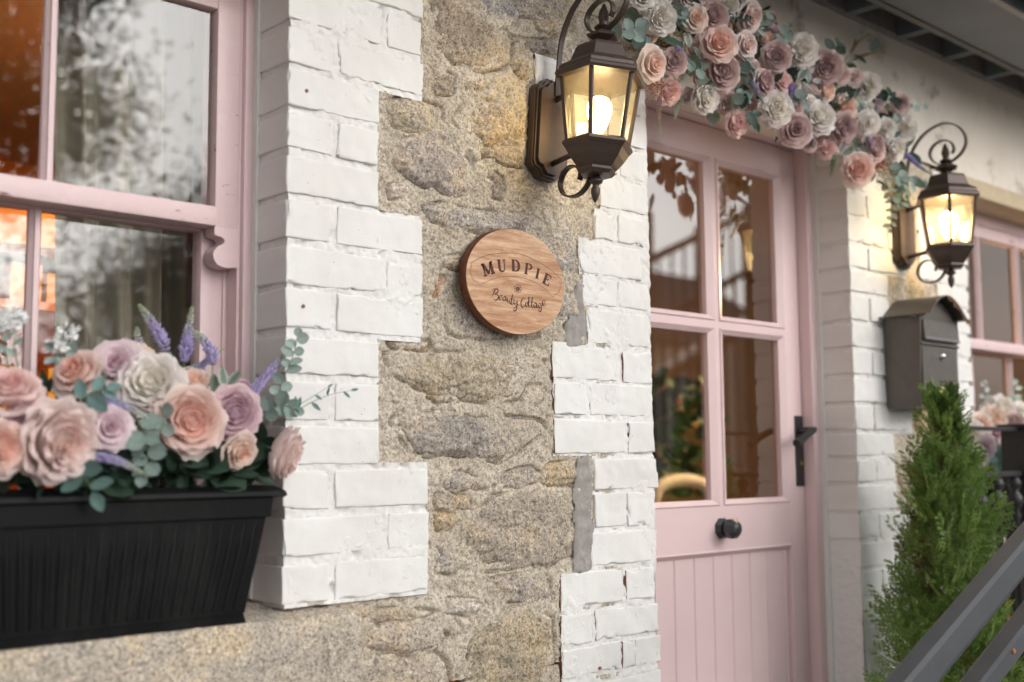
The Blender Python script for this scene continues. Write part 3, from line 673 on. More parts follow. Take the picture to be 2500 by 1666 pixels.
# ---------------------------------------------------------------- door
fr = MB(); fr.box(1.827, RX-.003, .113, .24, .262, 2.286, c=.003); fr.box(.998, 1.0305, .113, .24, .262, 2.286, c=.003); fr.box(1.0305, 1.827, .113, .24, 2.2485, 2.286, c=.003)
frame = fr.obj('door_frame', PINK, cottage); autosmooth(frame)
d = MB(); y0, y1 = .148, .19
d.box(1.7485, 1.8245, y0, y1, .27, 2.2455, c=.002); d.box(1.0335, 1.111, y0, y1, .27, 2.2455, c=.002)
d.box(1.111, 1.7485, y0, y1, 2.163, 2.2455); d.box(1.111, 1.7485, y0, y1, 1.109, 1.226); d.box(1.111, 1.7485, y0, y1, .27, .36)
d.box(1.4235, 1.4415, y0, y1, 1.226, 2.163); d.box(1.111, 1.4235, y0, y1, 1.698, 1.716); d.box(1.4415, 1.7485, y0, y1, 1.698, 1.716)
door = d.obj('front_door', PINK, cottage); door['label'] = 'pink half glazed front door'; autosmooth(door)
for (xa, xb) in ((1.1115, 1.4230), (1.4420, 1.7480)):
    for (za, zb) in ((1.2265, 1.6975), (1.7165, 2.1625)):
        b = MB(); wd = .0235
        o_ = [(xa, za), (xb, za), (xb, zb), (xa, zb)]; i_ = [(xa+wd, za+wd*.65), (xb-wd, za+wd*.65), (xb-wd, zb-wd*.65), (xa+wd, zb-wd*.65)]
        V = [(x, y0-.0008, z) for x, z in o_]+[(x+(.003 if x == xa else -.003), y0-.004, z+(.003 if z == za else -.003)) for x, z in o_]+[(x, y0+.007, z) for x, z in i_]+[(x, y0+.021, z) for x, z in i_]
        F = [(r*4+k, r*4+(k+1) % 4, (r+1)*4+(k+1) % 4, (r+1)*4+k) for r in range(3) for k in range(4)]
        b.add(V, F); b.obj('glazing_bead', PINK, door)
        g = MB(); g.box(xa+.012, xb-.012, y0+.0195, y0+.0235, za+.010, zb-.010); g.obj('pane', GLASS_DOOR, door)
tb = MB(); tb.prism([(y0-.001, 1.112), (y0-.004, 1.1075), (y0+.012, 1.0955), (y0+.02, 1.0955), (y0+.02, 1.1095)], 'x', 1.105, 1.7515); tb.obj('panel_moulding', PINK, door)
gx = [1.111, 1.170, 1.248, 1.3285, 1.4085, 1.489, 1.5685, 1.648, 1.7285, 1.7485]
for k in range(len(gx)-1):
    b = MB(); a, e = gx[k]+.0004, gx[k+1]-.0004; yb = y0+.013
    b.prism([(a, yb+.02), (a, yb+.0035), (a+.0032, yb), (e-.0032, yb), (e, yb+.0035), (e, yb+.02)], 'z', .361, 1.0965); b.obj('board', PINK, door)
# knob
kb = MB(); c8 = [(math.cos(PI/8+k*PI/4), math.sin(PI/8+k*PI/4)) for k in range(8)]
def oct_loft(mb, cx, cz, prof):
    V = [(cx+r*c, y, cz+r*s) for r, y in prof for c, s in c8]; m = len(prof)
    mb.add(V, [(i*8+k, i*8+(k+1) % 8, (i+1)*8+(k+1) % 8, (i+1)*8+k) for i in range(m-1) for k in range(8)]+[tuple(range(8)), tuple(range((m-1)*8, m*8))])
oct_loft(kb, 1.4295, 1.168, [(.0285, y0+.001), (.0285, y0-.006), (.021, y0-.014), (.013, y0-.016), (.013, y0-.018), (.020, y0-.020), (.0265, y0-.027), (.0275, y0-.042), (.018, y0-.054), (.006, y0-.057)])
kb.obj('knob', FORGED, door)
hp = MB(); hp.box(1.783, 1.822, y0-.004, y0+.001, 1.270, 1.470, c=.0018); plate = hp.obj('handle_plate', BLACKIRON, door)
hl = MB(); hl.tube([(1.803, y0-.002, 1.428), (1.803, y0-.045, 1.428)], .0095, 10)
hl.tube([(1.812, y0-.049, 1.431), (1.795, y0-.053, 1.427), (1.750, y0-.057, 1.410), (1.712, y0-.057, 1.392), (1.705, y0-.057, 1.389)], [.008, .0105, .0105, .0135, .0135], 6); hl.obj('lever', FORGED, door)
kh = MB(); kh.lathe([(.0055, 0), (.0055, .004)], 10); k_ = kh.obj('keyhole', BRASS, door); k_.matrix_local = Matrix.Translation((1.803, y0-.004, 1.335)) @ Matrix.Rotation(PI/2, 4, 'X')
# ---------------------------------------------------------------- eaves, gutter, roof
part('soffit', SOFFIT, (-3, 6.5, -.40, .02, 2.690, 2.702)); part('wall_plate', RAFTER, (-3, 6.5, -.030, -.008, 2.628, 2.6895), c=.003)
part('soffit_board', SOFFITB, (-3, 6.5, -.386, -.150, 2.622, 2.636), c=.002); part('soffit_batten', RAFTER, (-3, 6.5, -.1495, -.128, 2.616, 2.6895), c=.002)
for k in range(27):
    xx = -1.35+k*.29
    m = MB(); m.box(xx, xx+.035, -.1275, -.0305, 2.622, 2.6895); m.obj('rafter', SOFFIT, cottage)
part('fascia_board', GUTTER, (-3, 6.5, -.408, -.3865, 2.590, 2.71), c=.003)
g = MB(); n = 12; outer = [(-.464+.055*math.cos(PI+PI*k/n), 2.655+.055*math.sin(PI+PI*k/n)) for k in range(n+1)]; inner = [(-.464+.050*math.cos(2*PI-PI*k/n), 2.655+.050*math.sin(2*PI-PI*k/n)) for k in range(n+1)]
bead = [(-.519-.004+.006*math.cos(t), 2.658+.006*math.sin(t)) for t in np.linspace(-PI/2, -PI*2.2, 7)]
g.prism([(a, b) for a, b in outer+inner], 'x', -3, 6.5); gt = g.obj('gutter', GUTTER, cottage)
gb = MB(); gb.tube([(-3, -.521, 2.657), (6.5, -.521, 2.657)], .007, 8); gb.obj('gutter_lip', GUTTER, cottage, True)
for xx in np.arange(-2, 6, .9):
    b = MB(); b.tube([(xx, -.409, 2.64), (xx, -.413, 2.598), (xx, -.44, 2.588), (xx, -.48, 2.592), (xx, -.512, 2.62), (xx, -.528, 2.66)], 0, flat=(.004, .022)); b.obj('gutter_bracket', GUTTER, cottage)
rf = MB(); rf.prism([(-.42, 2.705), (-.42, 2.73), (3.2, 4.35), (3.2, 4.31)], 'x', -3.1, 6.6); rf.obj('roof', SLATE, cottage)
# ================================================================== WALL LAMPS
def wall_lamp(loc, roll, label, power):
    bulb_mat = BULB_DIM if power < 20 else BULB
    root = tag(empty('wall_lamp', loc), label, 'wall lamp', 'lantern lamps either side of the pink door')
    root.rotation_euler = (0, roll, 0)
    AX = -.150                                      # lantern axis in front of the wall
    # back plate: stepped shoulders at both ends
    def ogee(hw, h0, h1, sh):
        L = [(-hw, h0+.028), (-hw, h1-.030), (-hw+.006, h1-.020), (-hw+.020, h1-.016), (-hw+.026, h1-.006)]
        top = L+[(-hw+.036, h1), (hw-.036, h1)]+[(-x, z) for x, z in L[::-1]]
        bot = [(hw-.006, h0+.018), (hw-.020, h0+.015), (hw-.026, h0+.006), (hw-.034, h0), (-hw+.034, h0), (-hw+.026, h0+.006), (-hw+.020, h0+.015), (-hw+.006, h0+.018)]
        return top+bot
    m = MB(); m.prism(ogee(.055, -.110, .112, 0), 'y', -.013, -.020+.012); m.prism(ogee(.049, -.104, .106, 0), 'y', -.021, -.0125); m.prism(ogee(.058, -.113, .115, 0), 'y', -.0085, .012)
    autosmooth(m.obj('back_plate', BRONZE, root), 30)
    hexa = PI/6
    def hx(prof, name, mat=BRONZE):
        q = MB(); q.lathe(prof, 6, 0, AX, hexa); return q.obj(name, mat, root)
    def hs(mb, prof): mb.lathe(prof, 6, 0, AX, hexa)
    m = MB(); hs(m, [(.070, .0775), (.0845, .0785), (.087, .084), (.085, .091), (.080, .096), (.079, .104), (.074, .110), (.064, .116), (.058, .122), (.050, .150), (.046, .158), (.030, .163), (.018, .166)]); m.obj('roof', BRONZE, root)
    m = MB(); hs(m, [(.012, .165), (.014, .172), (.032, .182), (.034, .187), (.016, .198), (.010, .202)]); m.lathe([(.010, .201), (.018, .206), (.016, .210), (.009, .214), (.0085, .222), (.0115, .232), (.009, .246), (.003, .262), (.001, .266)], 12, 0, AX); m.obj('finial', BRONZE, root)
    m = MB(); hs(m, [(.050, -.0655), (.061, -.063), (.066, -.068), (.067, -.074), (.063, -.080), (.060, -.084), (.052, -.100), (.040, -.118), (.035, -.124), (.036, -.130), (.030, -.138), (.012, -.139)]); m.obj('lantern_base', BRONZE, root)
    m = MB(); m.lathe([(.006, -.138), (.010, -.143), (.015, -.149), (.013, -.154), (.007, -.158), (.0065, -.162), (.0095, -.168), (.0095, -.178), (.006, -.190), (.001, -.199)], 12, 0, AX); m.obj('drop_finial', BRONZE, root, True)
    # six glazing posts and panes between base and roof
    R0, R1, Z0, Z1 = .0575, .0735, -.064, .079
    cs = [(math.cos(hexa+k*PI/3), math.sin(hexa+k*PI/3)) for k in range(6)]
    for c, s in cs:
        q = MB(); q.tube([(R0*c, AX+R0*s, Z0), (R1*c, AX+R1*s, Z1)], .0044, 6); q.obj('glazing_post', BRONZE, root)
    for k in range(6):
        c0, s0 = cs[k]; c1, s1 = cs[(k+1) % 6]; r0, r1 = R0-.002, R1-.002
        q = MB(); q.add([(r0*c0, AX+r0*s0, Z0), (r0*c1, AX+r0*s1, Z0), (r1*c1, AX+r1*s1, Z1), (r1*c0, AX+r1*s0, Z1)], [(0, 1, 2, 3)])
        pn = q.obj('pane', GLASS_LAMP, root)
        rr = random.Random(k+int(power*10)); dm = MB()
        for _ in range(46):
            u, v = rr.uniform(.08, .92), rr.uniform(.25, .95); a = 1-u
            p = Vector((r0*c0, AX+r0*s0, Z0))*a+Vector((r0*c1, AX+r0*s1, Z0))*u; p2 = Vector((r1*c0, AX+r1*s0, Z1))*a+Vector((r1*c1, AX+r1*s1, Z1))*u
            p = p*(1-v)+p2*v; nn = Vector(((c0+c1)/2, (s0+s1)/2, -.1)).normalized(); p += nn*.0004; rd = rr.choice((.0005, .0007, .0007, .0011))
            t1 = nn.orthogonal().normalized(); t2 = nn.cross(t1)
            dm.add([p+(t1*math.cos(j*PI/3)+t2*math.sin(j*PI/3))*rd for j in range(6)]+[p+nn*rd*.7], [(j, (j+1) % 6, 6) for j in range(6)])
        tag(dm.obj('droplets', DROP, pn, True), kind='stuff')
    # bulb and holder
    m = MB(); m.lathe([(.008, -.045), (.014, -.036), (.020, -.020), (.0265, .000), (.0285, .014), (.027, .028), (.020, .040), (.008, .046), (.001, .0465)], 16, 0, AX); m.obj('bulb', bulb_mat, root, True)
    m = MB(); m.lathe([(.016, -.066), (.016, -.046), (.012, -.044)], 14, 0, AX); m.obj('bulb_holder', CREAMBOX, root, True)
    # arms: two short stays from the plate and the big scroll over the top
    m = MB(); m.tube([(0, -.018, .068), (0, -.075, .083)], .006, 8); m.obj('stay', BRONZE, root, True)
    m = MB(); m.tube([(.0, -.018, -.082), (.0, -.10, -.070)], .0065, 8); m.obj('stay', BRONZE, root, True)
    S = .000386
    pts = [(-285, -10), (-282, 120), (-274, 300), (-245, 415), (-196, 510), (-120, 585), (-15, 622), (75, 590), (132, 510), (142, 425), (105, 350), (35, 300), (-30, 292), (-85, 330), (-108, 395), (-82, 455), (-20, 485), (40, 458), (60, 400), (45, 365)]
    P = catmull([(0, AX-dx*S/.86, .082+dz*S*1.02) for dx, dz in pts], 5)
    m = MB(); m.tube([tuple(p) for p in P], 0, flat=(.0125, .0042, (1, 0, 0))); m.obj('scroll_arm', BRONZE, root)
    pts = [(-270, -420), (-120, -440), (-55, -455), (-48, -520), (-60, -585), (-105, -635), (-160, -645), (-215, -620), (-243, -560), (-230, -500), (-190, -462), (-140, -470), (-112, -515), (-118, -555)]
    P = catmull([(0.0, AX-.006-dx*S/.86, .0775+dz*S) for dx, dz in pts[2:]], 5)
    m = MB(); m.tube([tuple(p) for p in P], 0, flat=(.0125, .0040, (1, 0, 0))); m.obj('lower_scroll', BRONZE, root)
    for ch in list(root.children)+[g for c_ in root.children for g in c_.children]:
        kn = ch.name.split('.')[0]; fr_, fz_ = {'roof': (1.14, .93), 'lantern_base': (1.14, .93), 'glazing_post': (1.14, .93), 'pane': (1.14, .93), 'droplets': (1.14, .93), 'finial': (1.05, .93), 'drop_finial': (1., .93), 'bulb': (.92, .90), 'bulb_holder': (1., .93), 'back_plate': (.88, .97)}.get(kn, (1., .94))
        y_c = 0 if kn in ('back_plate', 'scroll_arm', 'lower_scroll', 'stay') else AX
        for v in ch.data.vertices: v.co = (v.co.x*fr_, y_c+(v.co.y-y_c)*(fr_ if y_c else 1), v.co.z*fz_)
    return root
DROP = m_glass('rain_drop', 1.9, 0, (1, 1, 1))
lamp1 = wall_lamp((.648, -.006, 2.056), rad(5.0), 'lit bronze lantern on the wall left of the pink door, above the round wooden sign', 9.0)
lamp2 = wall_lamp((2.158, -.004, 2.024), 0, 'lit bronze lantern on the wall right of the pink door, above the black mailbox', 42.0)

# ================================================================== SIGN
sx, sz = .5250, 1.7125
sign = tag(empty('shop_sign', (sx, -.014, sz)), 'oval wooden sign with burnt lettering hung on the rubble stone', 'sign')
n = 72; RXs, RZs = .1385, .1085
m = MB(); ring = [(math.cos(2*PI*k/n), math.sin(2*PI*k/n)) for k in range(n)]
prof = [(1., 0), (1.0, -.020), (.992, -.0215)]
V = [(RXs*r*c, y, RZs*r*s) for r, y in prof for c, s in ring]
m.add(V, [(i*n+k, i*n+(k+1) % n, (i+1)*n+(k+1) % n, (i+1)*n+k) for i in range(2) for k in range(n)]+[tuple(range(n))])
slab = m.obj('slab_edge', SIGNBARK, sign, True)
m = MB(); m.add([(RXs*.992*c, -.0215, RZs*.992*s) for c, s in ring], [tuple(range(n))]); m.obj('slab_face', SIGNWOOD, sign)
YF = -.0355
def cp(u, v):                                     # crop coordinates of the sign measured from the photograph -> sign plane
    p = at(1100+u/5.227, 540+v/5.227, YF); return (p[0]-sx, p[2]-sz)
def ribbon(name, strokes, mat, lift=.0003):
    m = MB()
    for pts, wd in strokes:
        P = [np.array(p) for p in pts]; k = len(P); ws = wd if isinstance(wd, (list, tuple)) else [wd]*k
        V = []
        for i in range(k):
            t = P[min(i+1, k-1)]-P[max(i-1, 0)]; L = np.linalg.norm(t); t = t/L if L > 0 else np.array([1., 0]); nn = np.array([-t[1], t[0]])
            wv = ws[int(i*(len(ws)-1)/(k-1))] if len(ws) != k else ws[i]
            for sgn in (1, -1): q = P[i]+nn*sgn*wv/2; V.append((q[0], -.0215-lift, q[1]))
        m.add(V, [(2*i, 2*i+1, 2*i+3, 2*i+2) for i in range(k-1)])
    return m.obj(name, mat, sign)
GL = {'M': [([(.14, .03), (.14, .97)], .10), ([(.14, .97), (.5, .10)], .20), ([(.5, .10), (.86, .97)], .09), ([(.84, .03), (.84, .97)], .2), ([(-.02, .04), (.30, .04)], .08), ([(.66, .04), (1.02, .04)], .08), ([(-.02, .96), (.2, .96)], .08), ([(.8, .96), (1.02, .96)], .08)],
 'U': [([(.2, .96), (.2, .35), (.24, .16), (.36, .06), (.52, .03), (.68, .08), (.78, .2), (.8, .38), (.8, .96)], [.24, .24, .22, .16, .12, .10, .10, .10, .10]), ([(0, .96), (.4, .96)], .08), ([(.62, .96), (.98, .96)], .08)],
 'D': [([(.24, .04), (.24, .96)], .25), ([(.06, .96), (.5, .96), (.74, .88), (.87, .68), (.88, .5), (.87, .32), (.74, .12), (.5, .04), (.06, .04)], [.07, .08, .16, .25, .26, .25, .16, .08, .07])],
 'P': [([(.26, .04), (.26, .96)], .25), ([(.06, .96), (.56, .96), (.80, .90), (.9, .74), (.8, .58), (.56, .50), (.3, .50)], [.07, .08, .18, .24, .18, .08, .07]), ([(.04, .04), (.50, .04)], .08)],
 'I': [([(.5, .04), (.5, .96)], .42), ([(.08, .96), (.92, .96)], .08), ([(.08, .04), (.92, .04)], .08)],
 'E': [([(.26, .04), (.26, .96)], .25), ([(.04, .96), (.92, .96)], .09), ([(.04, .04), (.94, .04)], .09), ([(.26, .51), (.66, .51)], .09), ([(.90, .98), (.90, .70)], .09), ([(.92, .02), (.92, .32)], .09), ([(.66, .38), (.66, .64)], .08)]}
LB = [('M', (428, 710), (566, 668), (386, 553)), ('U', (608, 650), (716, 648), (592, 492)), ('D', (776, 640), (886, 652), (770, 488)), ('P', (934, 672), (1030, 700), (950, 527)), ('I', (1070, 726), (1124, 750), (1096, 590)), ('E', (1163, 784), (1250, 838), (1208, 655))]
for ch, bl, br, tl in LB:
    bl, br, tl = [np.array(q, float) for q in (bl, br, tl)]; stk = []
    wpx = np.linalg.norm(br-bl)
    for pts, wd in GL[ch]:
        pp = [np.array(cp(*(bl+(br-bl)*u+(tl-bl)*v))) for u, v in pts]
        sc = wpx/5.227*.00140
        stk.append((pp, [q*sc for q in wd] if isinstance(wd, list) else wd*sc))
    o = ribbon('letter', stk, BURNT)
up = [(255, 545), (330, 495), (430, 450), (560, 418), (700, 408), (850, 415), (980, 455), (1120, 525), (1260, 610), (1400, 735)]
lo_ = [(1300, 970), (1230, 890), (1120, 810), (1000, 750), (860, 715), (740, 706), (620, 720), (500, 755), (420, 795), (378, 815)]
bn = [([cp(*p) for p in catmull(up, 5)], .0013), ([cp(*p) for p in catmull([(1400, 735), (1409, 765), (1405, 850), (1370, 925), (1345, 935), (1325, 945), (1318, 962), (1300, 970)], 4)], .0010), ([cp(*p) for p in catmull(lo_, 5)], .0010),
      ([cp(*p) for p in catmull([(378, 815), (362, 808), (345, 785), (325, 772), (285, 750), (260, 700), (245, 630), (262, 570), (255, 545)], 4)], .0010), ([cp(*p) for p in catmull([(270, 560), (256, 640), (272, 700), (300, 745)], 4)], .0007), ([cp(*p) for p in catmull([(1392, 760), (1395, 840), (1362, 915)], 4)], .0007)]
ribbon('banner_outline', bn, BURNT_PALE)
T = .0029; t_ = .0013
SC = [([(572, 868), (556, 905), (540, 940), (522, 972)], [T, T, t_, t_]), ([(528, 890), (548, 868), (585, 866), (606, 884), (596, 915), (566, 934), (598, 944), (610, 968), (596, 1000), (566, 1012), (545, 998)], [t_, t_, T, T, T, t_, T, T, T, t_, t_]),
 ([(612, 992), (645, 976), (656, 958), (640, 950), (622, 968), (620, 996), (638, 1008), (668, 984)], [t_, t_, T, t_, T, T, t_, t_]), ([(704, 970), (682, 968), (666, 992), (674, 1014), (694, 1004), (708, 972), (704, 1006), (716, 1018), (730, 1000)], [T, t_, T, T, t_, T, T, t_, t_]),
 ([(730, 985), (724, 1020), (736, 1036), (756, 1004), (752, 1042), (766, 1054), (780, 1036)], [T, T, t_, t_, T, t_, t_]), ([(792, 938), (778, 1000), (772, 1050), (784, 1066), (802, 1044)], [T, T, T, t_, t_]), ([(762, 986), (784, 990), (812, 994)], t_),
 ([(812, 1008), (806, 1046), (822, 1060), (846, 1024)], [T, T, t_, t_]), ([(848, 1014), (846, 1080), (838, 1130), (820, 1148), (802, 1134), (816, 1108), (868, 1062)], [T, T, T, T, t_, t_, t_]),
 ([(944, 1000), (936, 980), (914, 996), (898, 1040), (902, 1086), (924, 1102), (952, 1080)], [t_, t_, T, T, T, t_, t_]), ([(980, 1040), (960, 1050), (956, 1082), (972, 1094), (988, 1072), (980, 1044), (1000, 1052)], [t_, T, T, t_, T, t_, t_]),
 ([(1000, 966), (996, 1030), (994, 1082), (1008, 1100), (1024, 1080)], [T, T, T, t_, t_]), ([(1042, 972), (1036, 1034), (1034, 1088), (1048, 1106), (1066, 1086)], [T, T, T, t_, t_]), ([(978, 1030), (1020, 1034), (1066, 1040)], t_),
 ([(1094, 1048), (1074, 1050), (1060, 1076), (1068, 1104), (1086, 1092), (1098, 1052), (1094, 1092), (1106, 1108), (1122, 1088)], [T, t_, T, T, t_, T, T, t_, t_]), ([(1150, 1056), (1130, 1052), (1114, 1078), (1122, 1102), (1140, 1092), (1152, 1058), (1158, 1110), (1150, 1150), (1128, 1156), (1120, 1136), (1152, 1102), (1172, 1070)], [t_, t_, T, T, t_, t_, T, T, t_, t_, t_, t_]),
 ([(1172, 1062), (1196, 1050), (1202, 1024), (1186, 1012), (1170, 1034), (1174, 1066), (1194, 1078), (1216, 1058)], [t_, t_, t_, t_, T, T, t_, t_])]
ribbon('script_lettering', [([cp(*p) for p in catmull(p_, 5)], w_) for p_, w_ in SC], BURNT)
ros = []
for k in range(7):
    a = k*2*PI/7; c_ = (857+34*math.cos(a), 866+38*math.sin(a)); ros.append(([cp(c_[0]+17*math.cos(t), c_[1]+18*math.sin(t)) for t in np.linspace(0, 2*PI, 12)], .0012))
    ros.append(([cp(857+15*math.cos(a+.4)+9*math.cos(t), 866+17*math.sin(a+.4)+9*math.sin(t)) for t in np.linspace(0, 2*PI, 9)], .0010))
ribbon('rosette', ros, BURNT_PALE)

# ================================================================== MAILBOX
mail = tag(empty('mailbox', (2.145, 0, 1.49)), 'dark metal mailbox with arched lid fixed to the painted brick pier', 'mailbox')
hw, dp, ht = .115, -.118, .262
m = MB(); m.add([(-hw+.006, dp+.012, 0), (hw-.006, dp+.012, 0), (hw-.006, -.004, 0), (-hw+.006, -.004, 0), (-hw, dp, ht), (hw, dp, ht), (hw, -.004, ht), (-hw, -.004, ht)], [(0, 1, 2, 3), (4, 7, 6, 5), (0, 4, 5, 1), (1, 5, 6, 2), (2, 6, 7, 3), (3, 7, 4, 0)]); m.obj('body', MAILBLK, mail)
def arch(w_, h0, h1, k=24):
    P = []
    for i in range(k+1):
        t = -1+2*i/k; x = t*w_; z = h0 if abs(t) > .84 else h0+(h1-h0)*(.5+.5*math.cos(PI*t/.84))**.48
        P.append((x, z))
    return P
top = arch(hw+.022, ht+.004, ht+.066); bot = [(x, z-.0035) for x, z in top]
m = MB(); m.prism(top+bot[::-1], 'y', dp-.030, .0); autosmooth(m.obj('lid', MAILBLK, mail), 30)
m = MB(); fr_ = arch(hw-.004, ht-.002, ht+.050); m.prism(fr_+[(hw-.004, ht-.004), (-hw+.004, ht-.004)], 'y', dp+.001, dp+.012); m.obj('gable', MAILBLK, mail)
e = MB(); P_ = [(x, dp-.0308, z-.0015) for x, z in top]
rr = random.Random(4)
for i in range(12, len(P_)-1):
    a, b = P_[i], P_[i+1]; dpt = .010+.012*rr.random()
    e.add([(a[0], a[1], a[2]), (b[0], b[1], b[2]), (b[0]-.003, a[1], b[2]-dpt), (a[0]-.003, a[1], a[2]-dpt*rr.uniform(.7, 1.1))], [(0, 1, 2, 3)])
e.obj('ragged_lid_edge', BROWN_EDGE, mail)  # ragged dark brown strip along the right half of the lid front
def tp(z): return dp+.012*(1-z/ht)              # front face leans in towards the bottom
m = MB()
zf0, zf1 = .200, .252; m.add([(-hw+.014, tp(zf1)-.004, zf1), (hw-.010, tp(zf1)-.004, zf1), (hw-.010, tp(zf0)-.010, zf0), (-hw+.014, tp(zf0)-.010, zf0), (-hw+.014, tp(zf1)+.003, zf1), (hw-.010, tp(zf1)+.003, zf1), (hw-.010, tp(zf0)+.003, zf0), (-hw+.014, tp(zf0)+.003, zf0)], [(0, 1, 2, 3), (4, 7, 6, 5), (0, 4, 5, 1), (3, 2, 6, 7), (0, 3, 7, 4), (1, 5, 6, 2)]); m.obj('letter_flap', MAILBLK, mail)
m = MB(); m.box(-hw+.014, hw-.010, tp(zf0)-.013, tp(zf0)-.006, zf0-.006, zf0+.003, c=.002); m.obj('flap_lip', m_metal('worn_flap_lip', (.22, .21, .21), .4, .6, False), mail)
m = MB(); m.box(-hw+.001, hw-.001, tp(.185)-.006, tp(.185)+.004, .180, .187, c=.002); m.obj('door_ledge', MAILBLK, mail)
m = MB(); m.box(-hw+.012, hw-.008, dp+.001, dp+.014, .012, .176, c=.003); dr = m.obj('door', MAILBLK, mail)
m = MB(); m.lathe([(.012, 0), (.012, .003), (.009, .006), (.006, .011), (.002, .012)], 16); q = m.obj('lock', CHROME, dr, True); q.matrix_local = Matrix.Translation((.006, dp+.001, .151)) @ Matrix.Rotation(PI/2, 4, 'X')
m = MB(); m.box(-.030, .045, dp-.001, dp+.003, .030, .062, c=.001); m.obj('name_plate', simple('yellowed_name_plate', (.62, .52, .24), .5), dr)

# ================================================================== PLANTERS
def planter(x0, x1, zb, label, grp):
    cx = (x0+x1)/2; o = tag(empty('window_box', (cx, 0, zb)), label, 'window box', grp); hl = (x1-x0)/2
    zt = .222
    def ring(hx_, ya, yb, z): return [(-hx_, ya, z), (hx_, ya, z), (hx_, yb, z), (-hx_, yb, z)]
    m = MB(); yF, yB = -.060, .105
    R = [ring(hl-.055, yF+.026, yB-.02, 0), ring(hl-.062, yF+.024, yB-.02, .0165), ring(hl-.062, yF+.020, yB-.02, .017), ring(hl-.030, yF+.011, yB-.006, .170), ring(hl-.024, yF+.005, yB-.004, .172), ring(hl-.020, yF+.004, yB-.002, .204), ring(hl-.012, yF+.004, yB, .206)]
    V = [p for r in R for p in r]; m.add(V, [(i*4+k, i*4+(k+1) % 4, (i+1)*4+(k+1) % 4, (i+1)*4+k) for i in range(len(R)-1) for k in range(4)]+[(0, 1, 2, 3)]); body = m.obj('trough', PLASTIC, o)
    m = MB()
    for s in (0, 1):
        pass
    prof = [(0.0, .203), (-.004, .206), (-.002, .213), (.006, .219), (.012, .222), (.022, .2225), (.024, .216)]
    def rimring(d, z): return [(-hl+d+.002, yF+d, z), (hl-d-.002, yF+d, z), (hl-d-.002, yB-d+.008, z), (-hl+d+.002, yB-d+.008, z)]
    R = [rimring(d, z) for d, z in prof]; V = [p for r in R for p in r]; m.add(V, [(i*4+k, i*4+(k+1) % 4, (i+1)*4+(k+1) % 4, (i+1)*4+k) for i in range(len(R)-1) for k in range(4)]); m.obj('rim', PLASTIC, o, False)
    nr = int((x1-x0-.13)/.0185)
    for k in range(nr+1):
        u = -1+2*k/nr; xb, xt = u*(hl-.080), u*(hl-.048); m = MB(); V = []
        for v in np.linspace(0, 1, 5):
            z = .024+.134*v; y = yF+.020-.009*(z-.017)/.153; x = xb+(xt-xb)*v; w_ = .0062*(1 if v < .95 else .6)
            for j in range(5):
                a = PI*j/4; V.append((x-w_*math.cos(a), y+.0012-.0052*math.sin(a)*(1 if v < .95 else .3), z+(.006*math.sin(a) if v > .95 else 0)))
        m.add(V, [(i*5+j, i*5+j+1, (i+1)*5+j+1, (i+1)*5+j) for i in range(4) for j in range(4)]); m.obj('rib', PLASTIC, body, True)
    m = MB(); m.box(-hl+.03, hl-.03, yF+.02, yB-.01, .175, .192); m.obj('soil', SOIL, o)
    return o
GRPB = 'black window boxes of artificial flowers'
planter(-.775, -.035, 1.0895, 'ribbed black window box on the stone sill of the left window', GRPB)
planter(2.66, 3.40, 1.0895, 'black window box on the sill of the far right window', GRPB)

# ================================================================== RAILS
rl = tag(empty('handrail', (1.0, -.75, 0)), 'sloping grey metal handrail in the foreground at bottom right', 'handrail')
pa, pb = at(2265, 1620, -.75), at(2500, 1340, -.75)
dv = (pb-pa)/np.linalg.norm(pb-pa); A0 = pa-dv*.55-np.array([1., 0, 0])*0; B0 = pb+dv*.9
loc = np.array([1.0, -.75, 0])
nrm = np.array([-dv[2], 0, dv[0]])
m = MB(); W2, D2 = .0305, .022
sec = [(-D2, -W2*.55), (-D2*.7, -W2), (D2*.7, -W2), (D2, -W2*.55), (D2, W2*.8), (D2*.7, W2), (-D2*.7, W2), (-D2, W2*.8)]
V = [tuple(p-loc+nrm*b+np.array([0, a, 0])) for p in (A0, B0) for a, b in sec]
m.add(V, [(k, (k+1) % 8, 8+(k+1) % 8, 8+k) for k in range(8)]+[tuple(range(8)), tuple(range(8, 16))]); m.obj('top_rail', RAILGREY, rl)
qa = at(2395, 1666, -.75); A1 = qa-dv*.35; B1 = qa+dv*1.0
m = MB(); V = [tuple(p-loc+nrm*b*.72+np.array([0, a, 0])) for p in (A1, B1) for a, b in sec]
m.add(V, [(k, (k+1) % 8, 8+(k+1) % 8, 8+k) for k in range(8)]+[tuple(range(8)), tuple(range(8, 16))]); lr = m.obj('lower_rail', RAILGREY, rl)
p = at(2474, 1590, -.773); m = MB(); m.lathe([(.005, 0), (.004, .003), (.001, .0035)], 10); q = m.obj('bolt', simple('rusty_bolt', (.5, .2, .07), .8), lr); q.matrix_local = Matrix.Translation(tuple(p-loc)) @ Matrix.Rotation(PI/2, 4, 'X')
for t in (-.25, 1.6):
    p = pa+dv*t*.62; m = MB(); m.box(p[0]-1-.018, p[0]-1+.018, -.018, .018, 0, p[2]-.03, c=.003); m.obj('post', RAILGREY, rl)
ir = tag(empty('iron_railing', (2.40, -.20, 0)), 'black iron railing with a square post and turned baluster in front of the far window', 'railing')
m = MB(); m.box(.035, .115, -.03, .05, .0, 1.436, c=.004); m.box(.028, .122, -.037, .057, 1.4365, 1.446, c=.002); m.obj('post', BLACKIRON, ir)
m = MB(); m.box(-.42, .034, -.008, .008, 1.424, 1.436, c=.002); m.obj('top_bar', BLACKIRON, ir)
